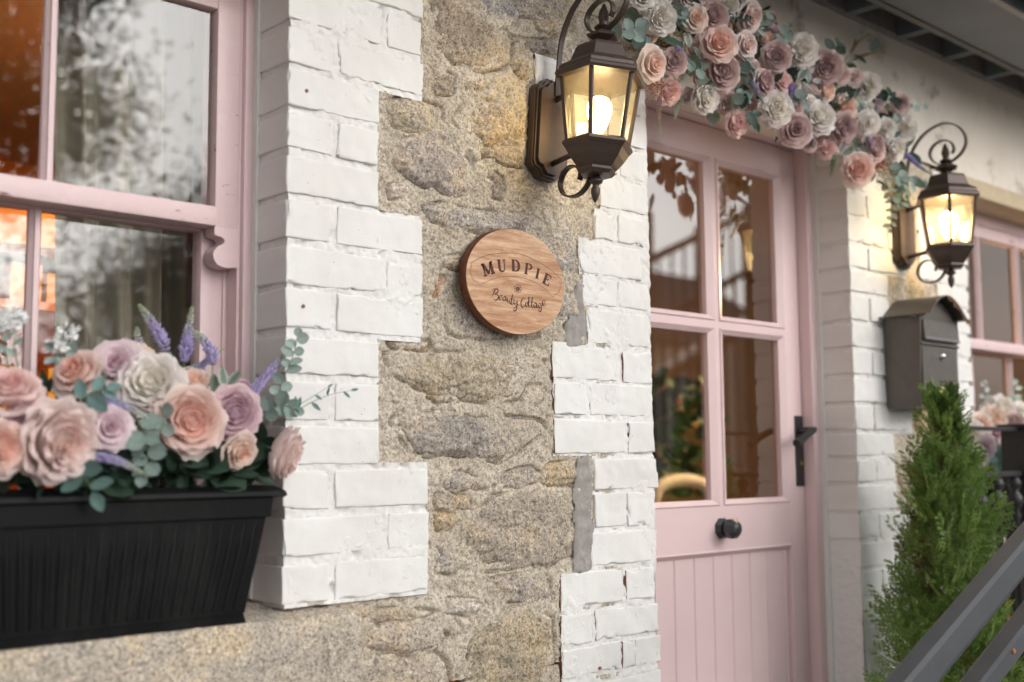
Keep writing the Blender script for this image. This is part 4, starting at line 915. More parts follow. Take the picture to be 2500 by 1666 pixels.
m = MB(); m.box(-.42, .034, -.012, .012, 1.290, 1.306, c=.002); m.obj('middle_bar', BLACKIRON, ir)
for xx in (.005, -.11, -.225, -.34):
    m = MB(); m.lathe([(.011, .02), (.011, 1.16), (.016, 1.175), (.011, 1.19), (.020, 1.205), (.024, 1.22), (.020, 1.235), (.011, 1.245), (.017, 1.26), (.021, 1.27), (.012, 1.289)], 12, xx, 0); m.obj('baluster', BLACKIRON, ir, True)
m = MB(); m.box(.116, .95, -.012, .012, 1.424, 1.440, c=.002); m.obj('top_bar', BLACKIRON, ir)
m = MB(); m.box(.116, .95, -.012, .012, .08, .10, c=.002); m.obj('bottom_bar', BLACKIRON, ir)
for k in range(7):
    m = MB(); xx = .2+k*.11; m.box(xx-.008, xx+.008, -.008, .008, .10, 1.424); m.obj('bar', BLACKIRON, ir)

# ================================================================== CONIFER
con = tag(empty('conifer', (1.89, -.25, 0)), 'small green conifer tree in a dark pot beside the door, behind the handrail', 'tree')
m = MB(); m.lathe([(.12, .0), (.15, .30), (.165, .31), (.165, .34), (.150, .34), (.145, .31), (.0, .30)], 24); pot = m.obj('pot', PLASTIC, con, True)
m = MB(); m.tube([(0, 0, .30), (.004, .003, .7), (-.004, 0, 1.1), (0, 0, 1.45)], [.022, .017, .010, .003], 8); m.obj('trunk', BARK, con, True)
rr = random.Random(11)
def spray(mb, base, d, L, nrm, colr):
    "a flattened fan of scale leaves: axis with alternating side shoots"
    d = d.normalized(); side = d.cross(nrm).normalized(); nrm = side.cross(d)
    def shoot(p, q_, w_, col):
        v = (q_-p); s_ = v.cross(nrm); s_ = s_.normalized()*w_ if s_.length > 0 else side*w_
        mb.add([p-s_*.5, p+v*.55-s_, q_, p+v*.55+s_, p+s_*.5, p+v*.5+nrm*w_*.8], [(0, 1, 5), (1, 2, 5), (2, 3, 5), (3, 4, 5)], col)
    k = 7
    for i in range(k):
        t = (i+1)/k; p = base+d*L*t*.92+Vector((0, 0, .02))*t*t*L*4
        for s_ in (-1, 1):
            if rr.random() < .1: continue
            l2 = L*(.50*(1-t*.75)+.08)*rr.uniform(.7, 1.2); dd = (d*.72+side*s_*.8+nrm*rr.uniform(-.18, .18)+Vector((0, 0, .12))).normalized()
            g_ = rr.uniform(.8, 1.25); c = (colr[0]*g_, colr[1]*g_, colr[2]*g_, 1); e_ = p+dd*l2
            shoot(p, e_, .0022, c)
            for u in (.35, .6, .82):
                for s2 in (-1, 1):
                    q0 = p+dd*l2*u; d2 = (dd*.8+dd.cross(nrm)*s2*.7).normalized(); shoot(q0, q0+d2*l2*.34*(1.1-u*.5), .0019, c)
    shoot(base, base+d*L, .002, (*colr, 1))
m = MB()
def crown_r(z):                                     # radius against height, with a lean and shoulders
    t = (z-.34)/(1.52-.34); return .262*min(1, (1-t)**.95*1.10)*(1 if t > .08 else .75+3*t)
N = 1120
for i in range(N):
    z = .36+1.12*(rr.random()**1.15); R = max(.012, crown_r(z)); a = rr.uniform(0, 2*PI); lump = 1+.30*math.sin(3*a+z*9)+.2*math.sin(5*a-z*17)
    rr_ = R*lump*rr.uniform(.25, .86); b = Vector((rr_*math.cos(a), rr_*math.sin(a)*.82, z))
    out = Vector((math.cos(a), math.sin(a), 0)); d_ = (out*rr.uniform(.35, .9)+Vector((0, 0, rr.uniform(.55, 1.2)))+Vector((rr.uniform(-.3, .3), rr.uniform(-.3, .3), 0)))
    L = rr.uniform(.05, .125)*(1 if z < 1.3 else .7); nn = Vector((-math.sin(a), math.cos(a), 0))*rr.uniform(-.5, 1)+out*.4
    g_ = rr.random(); col = (.15+.11*g_, .235+.15*g_, .060+.045*g_)
    if rr.random() < .05: col = (.16, .10, .035)
    spray(m, b, d_, L, nn, col)
for i in range(34):
    z = 1.36+.13*rr.random(); a = rr.uniform(0, 2*PI); spray(m, Vector((.012*math.cos(a), .012*math.sin(a), z)), Vector((.35*math.cos(a), .35*math.sin(a), 1)), .07, Vector((math.sin(a), math.cos(a), .1)), (.09, .155, .03))
m.obj('crown', ATTR, con, False, True)
# ================================================================== FLOWERS
KINDS = {
 'garden': [(5, .03, .13, .30, .74, 1.5, 0), (6, .08, .26, .28, .78, 1.25, .02), (7, .14, .41, .22, .82, 1.05, .04), (7, .21, .57, .12, .83, .95, .06), (7, .28, .73, -.02, .76, .90, .10), (6, .33, .88, -.16, .58, .88, .14), (5, .36, .99, -.28, .30, .86, .14)],
 'bud': [(3, .02, .10, .30, .92, 1.8, 0), (4, .06, .20, .28, .97, 1.45, .03), (5, .11, .35, .18, .96, 1.2, .07), (5, .18, .53, .04, .88, 1.1, .12), (5, .25, .75, -.10, .68, 1.0, .17), (5, .30, .95, -.22, .40, .95, .19)],
 'peony': [(6, .03, .13, .32, .80, 1.3, .02), (7, .09, .28, .30, .88, 1.1, .04), (8, .16, .44, .22, .90, .95, .05), (8, .23, .60, .10, .86, .88, .08), (7, .29, .78, -.06, .74, .86, .11), (7, .33, .92, -.20, .52, .86, .12), (5, .35, 1.0, -.30, .22, .86, .10)]}
pet_cache = {}
def petal_mesh(kind, li, var):
    k = (kind, li, var)
    if k in pet_cache: return pet_cache[k]
    n, rb, rt, h0, h1, ha, lip = KINDS[kind][li]; r = random.Random(hash((kind == 'bud', kind == 'peony', li, var)) & 0xffff)
    ruf = {'garden': .035, 'bud': .022, 'peony': .06}[kind]; p1, p2, p3 = [r.uniform(0, 6.3) for _ in range(3)]
    V = []; cols = []; NU, NV = 9, 7
    for j in range(NV):
        v = j/(NV-1)
        wv = (.30+.70*math.sin(PI*min(.5, v*.62+.06)))*(1 if v < .8 else 1-.55*((v-.8)/.2)**2)
        for i in range(NU):
            u = -1+2*i/(NU-1); phi = u*ha*wv
            R = rb+(rt-rb)*math.sin(PI/2*v**.85); lp = max(0, (v-.62)/.38)**2; R += lip*lp*(1+.5*u*u)
            h = h0+(h1-h0)*v-lip*.75*lp-.10*u*u*v*(h1-h0)
            R += ruf*v*v*math.sin(u*4.2+p1)*rt; h += ruf*v*v*math.cos(u*3.7+p2); phi += .05*math.sin(v*5+p3)
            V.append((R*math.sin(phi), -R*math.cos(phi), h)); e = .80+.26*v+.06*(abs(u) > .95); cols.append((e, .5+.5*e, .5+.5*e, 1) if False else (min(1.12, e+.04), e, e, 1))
    F = [(j*NU+i, j*NU+i+1, (j+1)*NU+i+1, (j+1)*NU+i) for j in range(NV-1) for i in range(NU-1)]
    me = bpy.data.meshes.new('petal'); me.from_pydata(V, [], F); me.polygons.foreach_set('use_smooth', [True]*len(F))
    a = me.color_attributes.new('Col', 'FLOAT_COLOR', 'POINT'); a.data.foreach_set('color', np.array(cols, np.float32).ravel())
    me.materials.append(PETAL); pet_cache[k] = me; return me
_c = MB(); _c.lathe([(.30, -.22), (.55, .05), (.60, .25), (.50, .45), (.30, .58), (.10, .64), (.01, .65)], 14); _o = _c.obj('filler_dome', PETAL, None, True, True); CORE = _o.data; bpy.data.objects.remove(_o)  # dome added inside the petals so the gaps between them shade lighter
cal = MB(); cal.lathe([(.02, -.62), (.035, -.25), (.10, -.20), (.2, -.06), (.16, .1), (.05, .3)], 8)
cal_o = cal.obj('rose', STEM, None, True); CAL = cal_o.data; bpy.data.objects.remove(cal_o)
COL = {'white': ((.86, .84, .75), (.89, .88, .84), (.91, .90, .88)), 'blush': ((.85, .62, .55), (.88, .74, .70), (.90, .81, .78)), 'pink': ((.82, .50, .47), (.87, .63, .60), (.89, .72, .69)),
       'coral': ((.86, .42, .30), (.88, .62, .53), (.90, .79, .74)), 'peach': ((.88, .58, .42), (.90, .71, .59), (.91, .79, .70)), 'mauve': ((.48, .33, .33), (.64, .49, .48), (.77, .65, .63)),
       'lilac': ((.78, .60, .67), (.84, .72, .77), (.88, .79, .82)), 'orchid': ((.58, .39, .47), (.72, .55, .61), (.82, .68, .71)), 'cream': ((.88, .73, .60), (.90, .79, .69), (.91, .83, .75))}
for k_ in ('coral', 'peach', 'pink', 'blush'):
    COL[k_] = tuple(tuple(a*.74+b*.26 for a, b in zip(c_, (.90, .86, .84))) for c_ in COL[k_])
HEX = {}
def rose(loc, facing, R, kind, colour, parent=None, label=None, group=None, spin=None, rootloc=None):
    root = bpy.data.objects.new('rose', CAL); C.objects.link(root)
    f = Vector(facing).normalized(); q = f.to_track_quat('Z', 'Y'); q = q @ Quaternion((0, 0, 1), random.uniform(0, 6.28) if spin is None else spin)
    M = Matrix.Translation(loc) @ q.to_matrix().to_4x4() @ Matrix.Diagonal((R, R, R, 1))
    if parent: root.parent = parent; root.matrix_local = parent.matrix_world.inverted() @ M if parent.type == 'EMPTY' else M
    else: root.matrix_world = M; tag(root, label, 'flower', group)
    if parent and label: root['label'] = label
    ci, cm, co = COL[colour]; k_ = share('filler_dome', CORE, root); k_.color = (*[(x+y)/2 for x, y in zip(ci, cm)], 1); L = KINDS[kind]; nl = len(L); off = random.uniform(0, 6)
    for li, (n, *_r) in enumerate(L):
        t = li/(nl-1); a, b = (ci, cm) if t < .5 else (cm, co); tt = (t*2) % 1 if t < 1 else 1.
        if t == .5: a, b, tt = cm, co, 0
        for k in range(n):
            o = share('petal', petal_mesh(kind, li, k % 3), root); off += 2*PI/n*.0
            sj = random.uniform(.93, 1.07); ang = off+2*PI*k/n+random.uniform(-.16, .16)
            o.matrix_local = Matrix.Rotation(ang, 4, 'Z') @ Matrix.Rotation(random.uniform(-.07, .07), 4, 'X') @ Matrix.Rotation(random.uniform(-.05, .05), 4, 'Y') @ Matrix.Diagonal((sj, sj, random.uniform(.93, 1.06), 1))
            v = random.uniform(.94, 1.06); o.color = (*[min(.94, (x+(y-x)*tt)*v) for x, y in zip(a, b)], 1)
        off += 2.4
    return root
leaf_cache = {}
def leaf_mesh(kind):
    if kind in leaf_cache: return leaf_cache[kind]
    NU, NV = 7, 9; V = []; cols = []
    for j in range(NV):
        v = j/(NV-1)
        w_ = {'round': .48*math.sin(PI*min(1, v*.97+.03))**.55, 'lance': .17*math.sin(PI*v**.85)**.8+.004, 'oval': .30*math.sin(PI*v**.9)**.75+.004, 'varieg': .25*math.sin(PI*v**.9)**.75+.004}[kind]
        for i in range(NU):
            u = -1+2*i/(NU-1); z = .10*u*u*w_*2+.14*v*v*(1 if kind != 'round' else .3)-.015*(abs(u) < .2)
            if kind == 'lance': z += .05*math.sin(v*5)
            V.append((u*w_, v, z))
            rim = abs(u) > .6 or v > .93
            cols.append((2.6, 1.9, 2.6, 1) if (kind == 'varieg' and rim) else ((1.12, 1.1, 1.1, 1) if abs(u) < .1 else (1, 1, 1, 1)))
    F = [(j*NU+i, j*NU+i+1, (j+1)*NU+i+1, (j+1)*NU+i) for j in range(NV-1) for i in range(NU-1)]
    me = bpy.data.meshes.new('leaf'); me.from_pydata(V, [], F); me.polygons.foreach_set('use_smooth', [True]*len(F))
    a = me.color_attributes.new('Col', 'FLOAT_COLOR', 'POINT'); a.data.foreach_set('color', np.array(cols, np.float32).ravel()); me.materials.append(LEAF)
    leaf_cache[kind] = me; return me
def place_leaf(p, d, nrm, L, kind, col, parent, inv=None):
    d = Vector(d).normalized(); z = Vector(nrm); z = (z-d*z.dot(d)); z = z.normalized() if z.length > 1e-4 else d.orthogonal().normalized(); x = d.cross(z)
    M = Matrix(((x.x, d.x, z.x, p[0]), (x.y, d.y, z.y, p[1]), (x.z, d.z, z.z, p[2]), (0, 0, 0, 1))) @ Matrix.Diagonal((L, L, L, 1))
    o = share('leaf', leaf_mesh(kind), parent); o.matrix_local = (inv @ M) if inv else M
    v = random.uniform(.8, 1.2); o.color = (*[c*v for c in col], 1); return o
EUC = (.22, .295, .265); EUCL = (.34, .43, .39); DARKL = (.035, .065, .048); SAGE = (.22, .28, .20); TEAL = (.13, .225, .21)
VIEW = Vector((-.62, -.76, .1))
def sprig(name, pts, lk, L, n, col, label=None, cat=None, group=None, parent=None, r=.0012, stem=None):
    P = [Vector(tuple(p)) for p in catmull(pts, 5)]
    base = P[0]
    m = MB(); m.tube([p-base for p in P], [r*(1-.6*i/len(P)) for i in range(len(P))], 5); o = m.obj(name, stem or STEM, None, True)
    if parent: o.parent = parent; o.matrix_local = parent.matrix_world.inverted() @ Matrix.Translation(base)
    else: o.location = base; tag(o, label, cat, group)
    for k in range(n):
        t = .18+.82*(k+.5)/n; i = min(len(P)-2, int(t*(len(P)-1))); p = P[i]-base; T = (P[i+1]-P[i]).normalized()
        s = T.cross(VIEW).normalized()*(1 if k % 2 else -1)
        d = T*random.uniform(.2, .8)+s*random.uniform(.6, 1.1)+VIEW*random.uniform(-.3, .4); nn = VIEW+Vector((random.uniform(-.6, .6), random.uniform(-.6, .6), random.uniform(-.2, .8)))
        place_leaf(p, d, nn, L*random.uniform(.75, 1.15)*(1-.35*t), lk, col, o)
    place_leaf(P[-1]-base, (P[-1]-P[-3]), VIEW, L*.55, lk, col, o)
    return o
def lavender(pts, rad_, label=None, group=None, parent=None, purple=(.66, .60, .84), frac=.62, tip=(.74, .80, .62)):
    "stalk with whorls of tiny florets"
    P = [Vector(tuple(p)) for p in catmull(pts, 6)]; base = P[0]; n = len(P)
    m = MB(); m.tube([p-base for p in P], .0012, 5); o = m.obj('lavender', STEM, None, True)
    if parent: o.parent = parent; o.matrix_local = parent.matrix_world.inverted() @ Matrix.Translation(base)
    else: o.location = base; tag(o, label, 'flower', group)
    r = random.Random(int(abs(pts[0][0])*1e4)); s = MB(); i0 = int(n*(1-frac)); length = sum((P[i+1]-P[i]).length for i in range(i0, n-1)); rows = max(8, int(length/.0042))
    for k in range(rows):
        t = k/(rows-1); f = i0+t*(n-1-i0); i = min(n-2, int(f)); p = P[i].lerp(P[i+1], f-i)-base; T = (P[min(i+1, n-1)]-P[max(i-1, 0)]).normalized(); a1 = T.orthogonal().normalized(); a2 = T.cross(a1)
        R = rad_*(1-t)**.55*(.55+.45*min(1, t*6)+.0)
        nb = 7 if R > .004 else 5
        for q in range(nb):
            a = q*2*PI/nb+k*.7+r.uniform(-.2, .2); d = (a1*math.cos(a)+a2*math.sin(a)); c0 = p+d*R*.25; c1 = p+d*R*r.uniform(.85, 1.15)+T*R*r.uniform(.35, .7)
            w_ = R*.30; sd_ = d.cross(T).normalized()*w_; g_ = r.uniform(.8, 1.2); mixc = min(1, max(0, (t-.45)/.4)); c = tuple((x*(1-mixc)+y*mixc)*g_ for x, y in zip(purple, tip))+(1,)
            mid = (c0+c1)/2+T*w_*.8
            s.add([c0, (c0+c1)/2+sd_, c1, (c0+c1)/2-sd_, mid, (c0+c1)/2-T*w_*.8], [(0, 1, 4), (1, 2, 4), (2, 3, 4), (3, 0, 4), (0, 5, 1), (1, 5, 2), (2, 5, 3), (3, 5, 0)], c)
    s.obj('flower_spike', ATTR, o, False, True); return o
def A(px, py, y): return tuple(at(px, py, y))
# ------------------------------------------------------------- window box, left
GP = 'artificial roses in the left window box'
def face(px, py): return (px, -1, py)
BOX = [(27, 951, -.02, 70, (-.2, -.5, .55), 'bud', 'pink', 'salmon pink rose at the far left end of the near window box, upper row'),
 (187, 911, .01, 62, (-.75, -.5, .55), 'bud', 'coral', 'coral rose with pale outer petals under the white sprays'),
 (286, 892, .02, 62, (-.5, -.75, .35), 'bud', 'lilac', 'lilac pink rose at the top of the near window box'),
 (348, 870, .05, 42, (.2, -.6, .6), 'garden', 'cream', 'small cream peach rose behind the big white rose'),
 (368, 942, -.02, 82, (-.4, -.8, .35), 'peony', 'white', 'big white rose in the middle of the near window box'),
 (149, 1079, -.075, 98, (.15, -.95, -.12), 'peony', 'blush', 'largest blush rose, hanging over the front of the near window box'),
 (268, 1044, -.065, 55, (-.2, -.95, .05), 'bud', 'lilac', 'pale lilac rose right of the largest blush rose'),
 (2, 1094, -.075, 66, (.2, -.95, .0), 'garden', 'coral', 'blush rose with coral heart cut off by the left edge'),
 (62, 1028, -.03, 46, (-.3, -.8, .4), 'garden', 'lilac', 'pale lilac rose tucked behind the largest blush rose'),
 (463, 1026, -.07, 82, (-.25, -.95, -.02), 'garden', 'coral', 'blush garden rose with coral centre facing the street'),
 (571, 1008, -.055, 63, (-.25, -.95, .05), 'garden', 'orchid', 'mauve rose at the right end of the near window box'),
 (585, 1102, -.07, 46, (.1, -.8, -.35), 'bud', 'peach', 'small apricot rose under the mauve rose'),
 (700, 1108, -.075, 62, (.75, -.55, -.35), 'peony', 'blush', 'drooping blush rose hanging off the right end of the near window box'),
 (470, 935, .02, 44, (-.2, -.7, .6), 'garden', 'peach', 'peach rose behind the coral hearted garden rose'),
 (592, 950, .02, 30, (.1, -.7, .6), 'garden', 'orchid', 'small mauve rose behind the right hand mauve rose')]
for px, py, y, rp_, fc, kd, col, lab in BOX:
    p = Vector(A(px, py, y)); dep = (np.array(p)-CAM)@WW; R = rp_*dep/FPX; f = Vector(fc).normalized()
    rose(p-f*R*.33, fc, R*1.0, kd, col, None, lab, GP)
GLV = 'lavender spikes in the left window box'
LAV = [([(425, 960, .05), (402, 850, .05), (372, 790, .05), (337, 742, .05)], .0125, 'tall lavender spike leaning left in front of the curtain', .72),
 ([(440, 960, .04), (450, 884, .04), (458, 820, .04), (470, 746, .04)], .0125, 'upright lavender spike beside the window stile', .68),
 ([(515, 960, .0), (519, 900, .0), (516, 862, .0), (495, 828, .0), (470, 808, .0)], .013, 'bending lavender spike with pale green tip', .72),
 ([(350, 900, .06), (340, 850, .06), (334, 797, .06)], .0115, 'short pale green lavender spike above the cream rose', .85),
 ([(470, 930, .03), (487, 900, .03), (512, 876, .03), (547, 852, .03)], .009, 'small grey lavender spike against the pink stile', .9),
 ([(606, 985, -.02), (620, 955, -.02), (662, 905, -.02), (690, 872, -.02), (716, 830, -.02)], .011, 'lavender spike crossing the brick corner at the right', .9),
 ([(225, 970, -.055), (270, 982, -.06), (325, 1000, -.065), (372, 1032, -.07)], .0095, 'lavender spike lying under the big white rose', .92),
 ([(215, 1108, -.07), (262, 1118, -.08), (315, 1138, -.085), (364, 1166, -.085)], .0095, 'lavender spike drooping over the rim below the pale lilac rose', .95)]
for pts, rd, lab, fr_ in LAV: lavender([A(*p) for p in pts], rd*1.2, lab, GLV, frac=fr_)
GE = 'eucalyptus sprigs in the left window box'
sprig('eucalyptus_sprig', [A(655, 1050, -.03), A(672, 990, -.035), A(695, 920, -.04), A(715, 870, -.04), A(726, 822, -.04)], 'round', .030, 12, EUCL, 'eucalyptus sprig with round leaves standing up against the white brick', 'sprig', GE)
sprig('eucalyptus_sprig', [A(640, 1060, -.03), A(650, 1010, -.04), A(690, 990, -.05), A(720, 1000, -.06)], 'round', .031, 8, EUC, 'short eucalyptus sprig above the drooping blush rose', 'sprig', GE)
sprig('willow_sprig', [A(690, 1025, -.05), A(735, 996, -.06), A(800, 966, -.065), A(856, 954, -.065)], 'lance', .030, 4, TEAL, 'thin sprig with narrow leaves pointing right across the brick', 'sprig', GE, r=.0009)
sprig('willow_sprig', [A(700, 1010, -.05), A(745, 980, -.055), A(800, 946, -.055)], 'lance', .022, 2, TEAL, 'thinner leafy sprig just above the longer one', 'sprig', GE, r=.0008)
sprig('eucalyptus_sprig', [A(330, 1010, -.06), A(352, 1060, -.075), A(362, 1110, -.08), A(350, 1160, -.08)], 'round', .036, 8, EUC, 'eucalyptus sprig between the pale lilac and coral hearted roses', 'sprig', GE)
sprig('eucalyptus_sprig', [A(390, 990, -.06), A(400, 1030, -.08), A(385, 1070, -.08)], 'round', .032, 4, EUCL, 'pale eucalyptus leaves left of the coral hearted rose', 'sprig', GE)
sprig('eucalyptus_sprig', [A(190, 985, -.045), A(220, 960, -.055), A(258, 950, -.06)], 'oval', .042, 4, TEAL, 'blue green leaves in front of the coral rose', 'sprig', GE)
sprig('variegated_sprig', [A(515, 985, -.0), A(535, 965, -.005), A(556, 942, -.01)], 'varieg', .060, 3, (.15, .22, .15), 'variegated leaves with white edges above the mauve rose', 'sprig', GE)
sprig('variegated_sprig', [A(425, 925, .03), A(440, 905, .03), A(462, 900, .03)], 'varieg', .044, 2, (.14, .22, .17), 'variegated leaves beside the lavender stalks', 'sprig', GE)
sprig('eucalyptus_sprig', [A(190, 1120, -.07), A(205, 1160, -.085), A(226, 1200, -.088)], 'oval', .060, 3, (.12, .21, .19), 'large grey green leaves hanging over the black rim', 'sprig', GE)
sprig('eucalyptus_sprig', [A(205, 905, .05), A(175, 880, .04), A(150, 860, .04), A(130, 872, .04)], 'oval', .034, 5, EUCL, 'pale leaves under the white sprays', 'sprig', GE)
def white_spray(pts, heads, lab):
    o = sprig('white_blossom_sprig', [A(*p) for p in pts], 'oval', .022, 3, EUCL, lab, 'sprig', 'white blossom sprays in the left window box', r=.0014)
    base = Vector(A(*pts[0])); m = MB()
    for px, py, y in heads:
        c = Vector(A(px, py, y))-base
        for k in range(9):
            d = Vector((random.uniform(-1, 1), random.uniform(-1, 1), random.uniform(-.4, 1))).normalized(); e = d.orthogonal().normalized(); g_ = d.cross(e); q = c+d*.004
            m.add([q, q+d*.006+e*.006, q+d*.013, q+d*.006-e*.006, q+d*.008+g_*.002], [(0, 1, 4), (1, 2, 4), (2, 3, 4), (3, 0, 4)])
    b = m.obj('blossom', simple('white_blossom', (.78, .79, .78), .6, var=.05) if 'white_blossom' not in bpy.data.materials else bpy.data.materials['white_blossom'], o)
white_spray([(20, 900, .02), (8, 830, .02), (2, 790, .02)], [(3, 780, .02), (-4, 770, .02), (22, 800, .02), (6, 800, .02)], 'white blossom spray at the far left in front of the glass')
white_spray([(45, 900, .02), (35, 840, .02), (42, 790, .02)], [(36, 765, .02), (30, 782, .02), (54, 783, .02), (40, 778, .02)], 'white blossom spray against the pink glazing bar')
white_spray([(150, 920, .03), (160, 870, .03), (165, 830, .03)], [(162, 805, .03), (180, 815, .03), (170, 830, .03), (132, 834, .03), (148, 846, .03), (140, 852, .03)], 'white blossom spray right of the pink glazing bar')
# dark filler greenery
def filler(name, pts, n, label, seed, cols, size=(.03, .055), kinds=('oval', 'lance', 'round')):
    r = random.Random(seed); o = tag(empty(name, pts[0]), label, 'foliage'); b = Vector(pts[0])
    for k in range(n):
        i = r.randrange(len(pts)-1); p = Vector(pts[i]).lerp(Vector(pts[i+1]), r.random())+Vector((r.uniform(-.02, .02), r.uniform(-.02, .03), r.uniform(-.025, .03)))
        d = Vector((r.uniform(-.8, .9), r.uniform(-1, .2), r.uniform(-.6, .8))); place_leaf(p-b, d, VIEW+Vector((r.uniform(-.8, .8), r.uniform(-.5, .5), r.uniform(-.3, 1))), r.uniform(*size), r.choice(kinds), r.choice(cols), o)
    return o
filler('greenery', [A(0, 1140, -.01), A(150, 1140, -.02), A(300, 1136, -.02), A(450, 1132, -.02), A(560, 1124, -.005), A(640, 1112, -.01)], 280, 'dark green artificial leaves filling the near window box under the roses', 3, (DARKL, DARKL, (.05, .09, .06), (.03, .05, .035)), (.036, .066))
filler('greenery', [A(80, 980, .03), A(230, 990, .03), A(420, 1000, .02), A(600, 1010, .01)], 50, 'grey green leaves between the upper and lower roses of the near window box', 5, (DARKL, SAGE, (.06, .10, .07)), (.025, .045))
def mass(name, cx, cy, cz, sx_, sy_, sz_, n, cols, label, seed):
    pass
# ------------------------------------------------------------- garland over the door
gar = tag(empty('flower_garland', (1.0, -.05, 2.30)), 'long garland of artificial roses and eucalyptus draped over the pink door', 'garland')
bpy.context.view_layer.update()
def g7(u, v): return 1480+u/2.8, v/2.8
GAR = [(370, 130, 95, 'peony', 'white'), (610, 130, 78, 'bud', 'peach'), (730, 110, 92, 'garden', 'mauve'), (840, 40, 62, 'peony', 'white'), (980, 120, 90, 'bud', 'blush'), (770, 300, 104, 'garden', 'coral'), (955, 310, 76, 'bud', 'blush'), (1090, 262, 56, 'garden', 'peach'), (315, 440, 98, 'bud', 'peach'), (462, 420, 76, 'garden', 'mauve'),
 (800, 490, 104, 'garden', 'mauve'), (1165, 390, 84, 'garden', 'mauve'), (1330, 350, 100, 'peony', 'white'), (1080, 565, 78, 'garden', 'mauve'), (1200, 560, 72, 'bud', 'pink'), (1500, 460, 98, 'garden', 'mauve'), (1600, 515, 62, 'garden', 'blush'), (1700, 530, 58, 'bud', 'blush'), (1500, 622, 70, 'garden', 'peach'), (1790, 590, 78, 'peony', 'white'),
 (1460, 800, 98, 'garden', 'white'), (1630, 730, 72, 'peony', 'peach'), (1620, 880, 86, 'garden', 'mauve'), (1290, 890, 96, 'bud', 'mauve'), (680, 665, 92, 'peony', 'white'), (430, 630, 78, 'peony', 'pink'), (840, 715, 70, 'garden', 'mauve'), (1160, 745, 96, 'peony', 'white'), (890, 850, 76, 'peony', 'pink'), (1780, 850, 76, 'bud', 'white'),
 (1910, 880, 66, 'peony', 'white'), (2030, 880, 76, 'peony', 'white'), (1975, 1020, 70, 'peony', 'white'), (1830, 1005, 82, 'garden', 'mauve'), (1720, 1160, 94, 'garden', 'coral'), (1510, 1020, 62, 'peony', 'pink'), (2010, 712, 62, 'bud', 'mauve'), (1850, 690, 52, 'garden', 'lilac'), (1060, 400, 48, 'garden', 'peach'), (630, 545, 52, 'bud', 'pink'), (1145, 225, 42, 'garden', 'lilac'), (1600, 645, 48, 'bud', 'mauve'),
 (560, -20, 70, 'garden', 'blush'), (250, -30, 80, 'peony', 'white'), (700, -40, 60, 'bud', 'pink'), (1290, 760, 50, 'garden', 'pink'), (1880, 790, 46, 'garden', 'pink'), (650, 300, 46, 'bud', 'mauve')]
GAR += [(520, 40, 50, 'garden', 'blush'), (590, 250, 52, 'bud', 'blush'), (890, 215, 46, 'garden', 'peach'), (1000, 470, 52, 'garden', 'blush'), (690, 400, 46, 'bud', 'mauve'), (1060, 660, 50, 'peony', 'blush'), (1390, 640, 52, 'garden', 'blush'), (1420, 560, 44, 'bud', 'pink'), (1740, 680, 50, 'peony', 'white'), (1700, 950, 48, 'bud', 'blush'), (1560, 780, 44, 'garden', 'peach'), (1390, 990, 46, 'bud', 'mauve'), (560, 660, 46, 'garden', 'blush'), (1860, 1120, 48, 'peony', 'cream'), (1230, 470, 40, 'bud', 'peach'), (1130, 130, 40, 'bud', 'mauve')]
_r = random.Random(5); _n = 0
_ln = [(230, 60), (560, 230), (900, 330), (1180, 480), (1450, 640), (1700, 790), (1880, 960)]
while _n < 30:
    i = _r.randrange(len(_ln)-1); t = _r.random(); u = _ln[i][0]*(1-t)+_ln[i+1][0]*t+_r.gauss(0, 110); v = _ln[i][1]*(1-t)+_ln[i+1][1]*t+_r.gauss(0, 120)
    if u < 240 or u > 2020 or any((u-a)**2+(v-b)**2 < (.62*(c+44))**2 for a, b, c, *_ in GAR): continue
    if v > 560 and u < 520: continue
    GAR.append((u, v, _r.uniform(40, 56), _r.choice(('garden', 'bud', 'peony')), _r.choice(('blush', 'cream', 'white', 'mauve', 'blush', 'peach', 'white')))); _n += 1
LN = {'cream': 'cream rose', 'white': 'white rose', 'peach': 'peach rose', 'mauve': 'dusky mauve rose', 'blush': 'pale blush rose', 'coral': 'blush rose with coral heart', 'pink': 'pink rose', 'lilac': 'lilac rose'}
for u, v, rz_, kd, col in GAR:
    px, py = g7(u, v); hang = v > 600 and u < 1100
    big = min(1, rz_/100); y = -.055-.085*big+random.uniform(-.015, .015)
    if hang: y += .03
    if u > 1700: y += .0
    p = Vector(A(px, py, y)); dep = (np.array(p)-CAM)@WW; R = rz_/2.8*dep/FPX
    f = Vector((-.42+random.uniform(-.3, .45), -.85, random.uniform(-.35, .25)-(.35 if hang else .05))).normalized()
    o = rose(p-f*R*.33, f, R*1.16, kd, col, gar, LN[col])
def gp(u, v, y): return A(*g7(u, v), y)
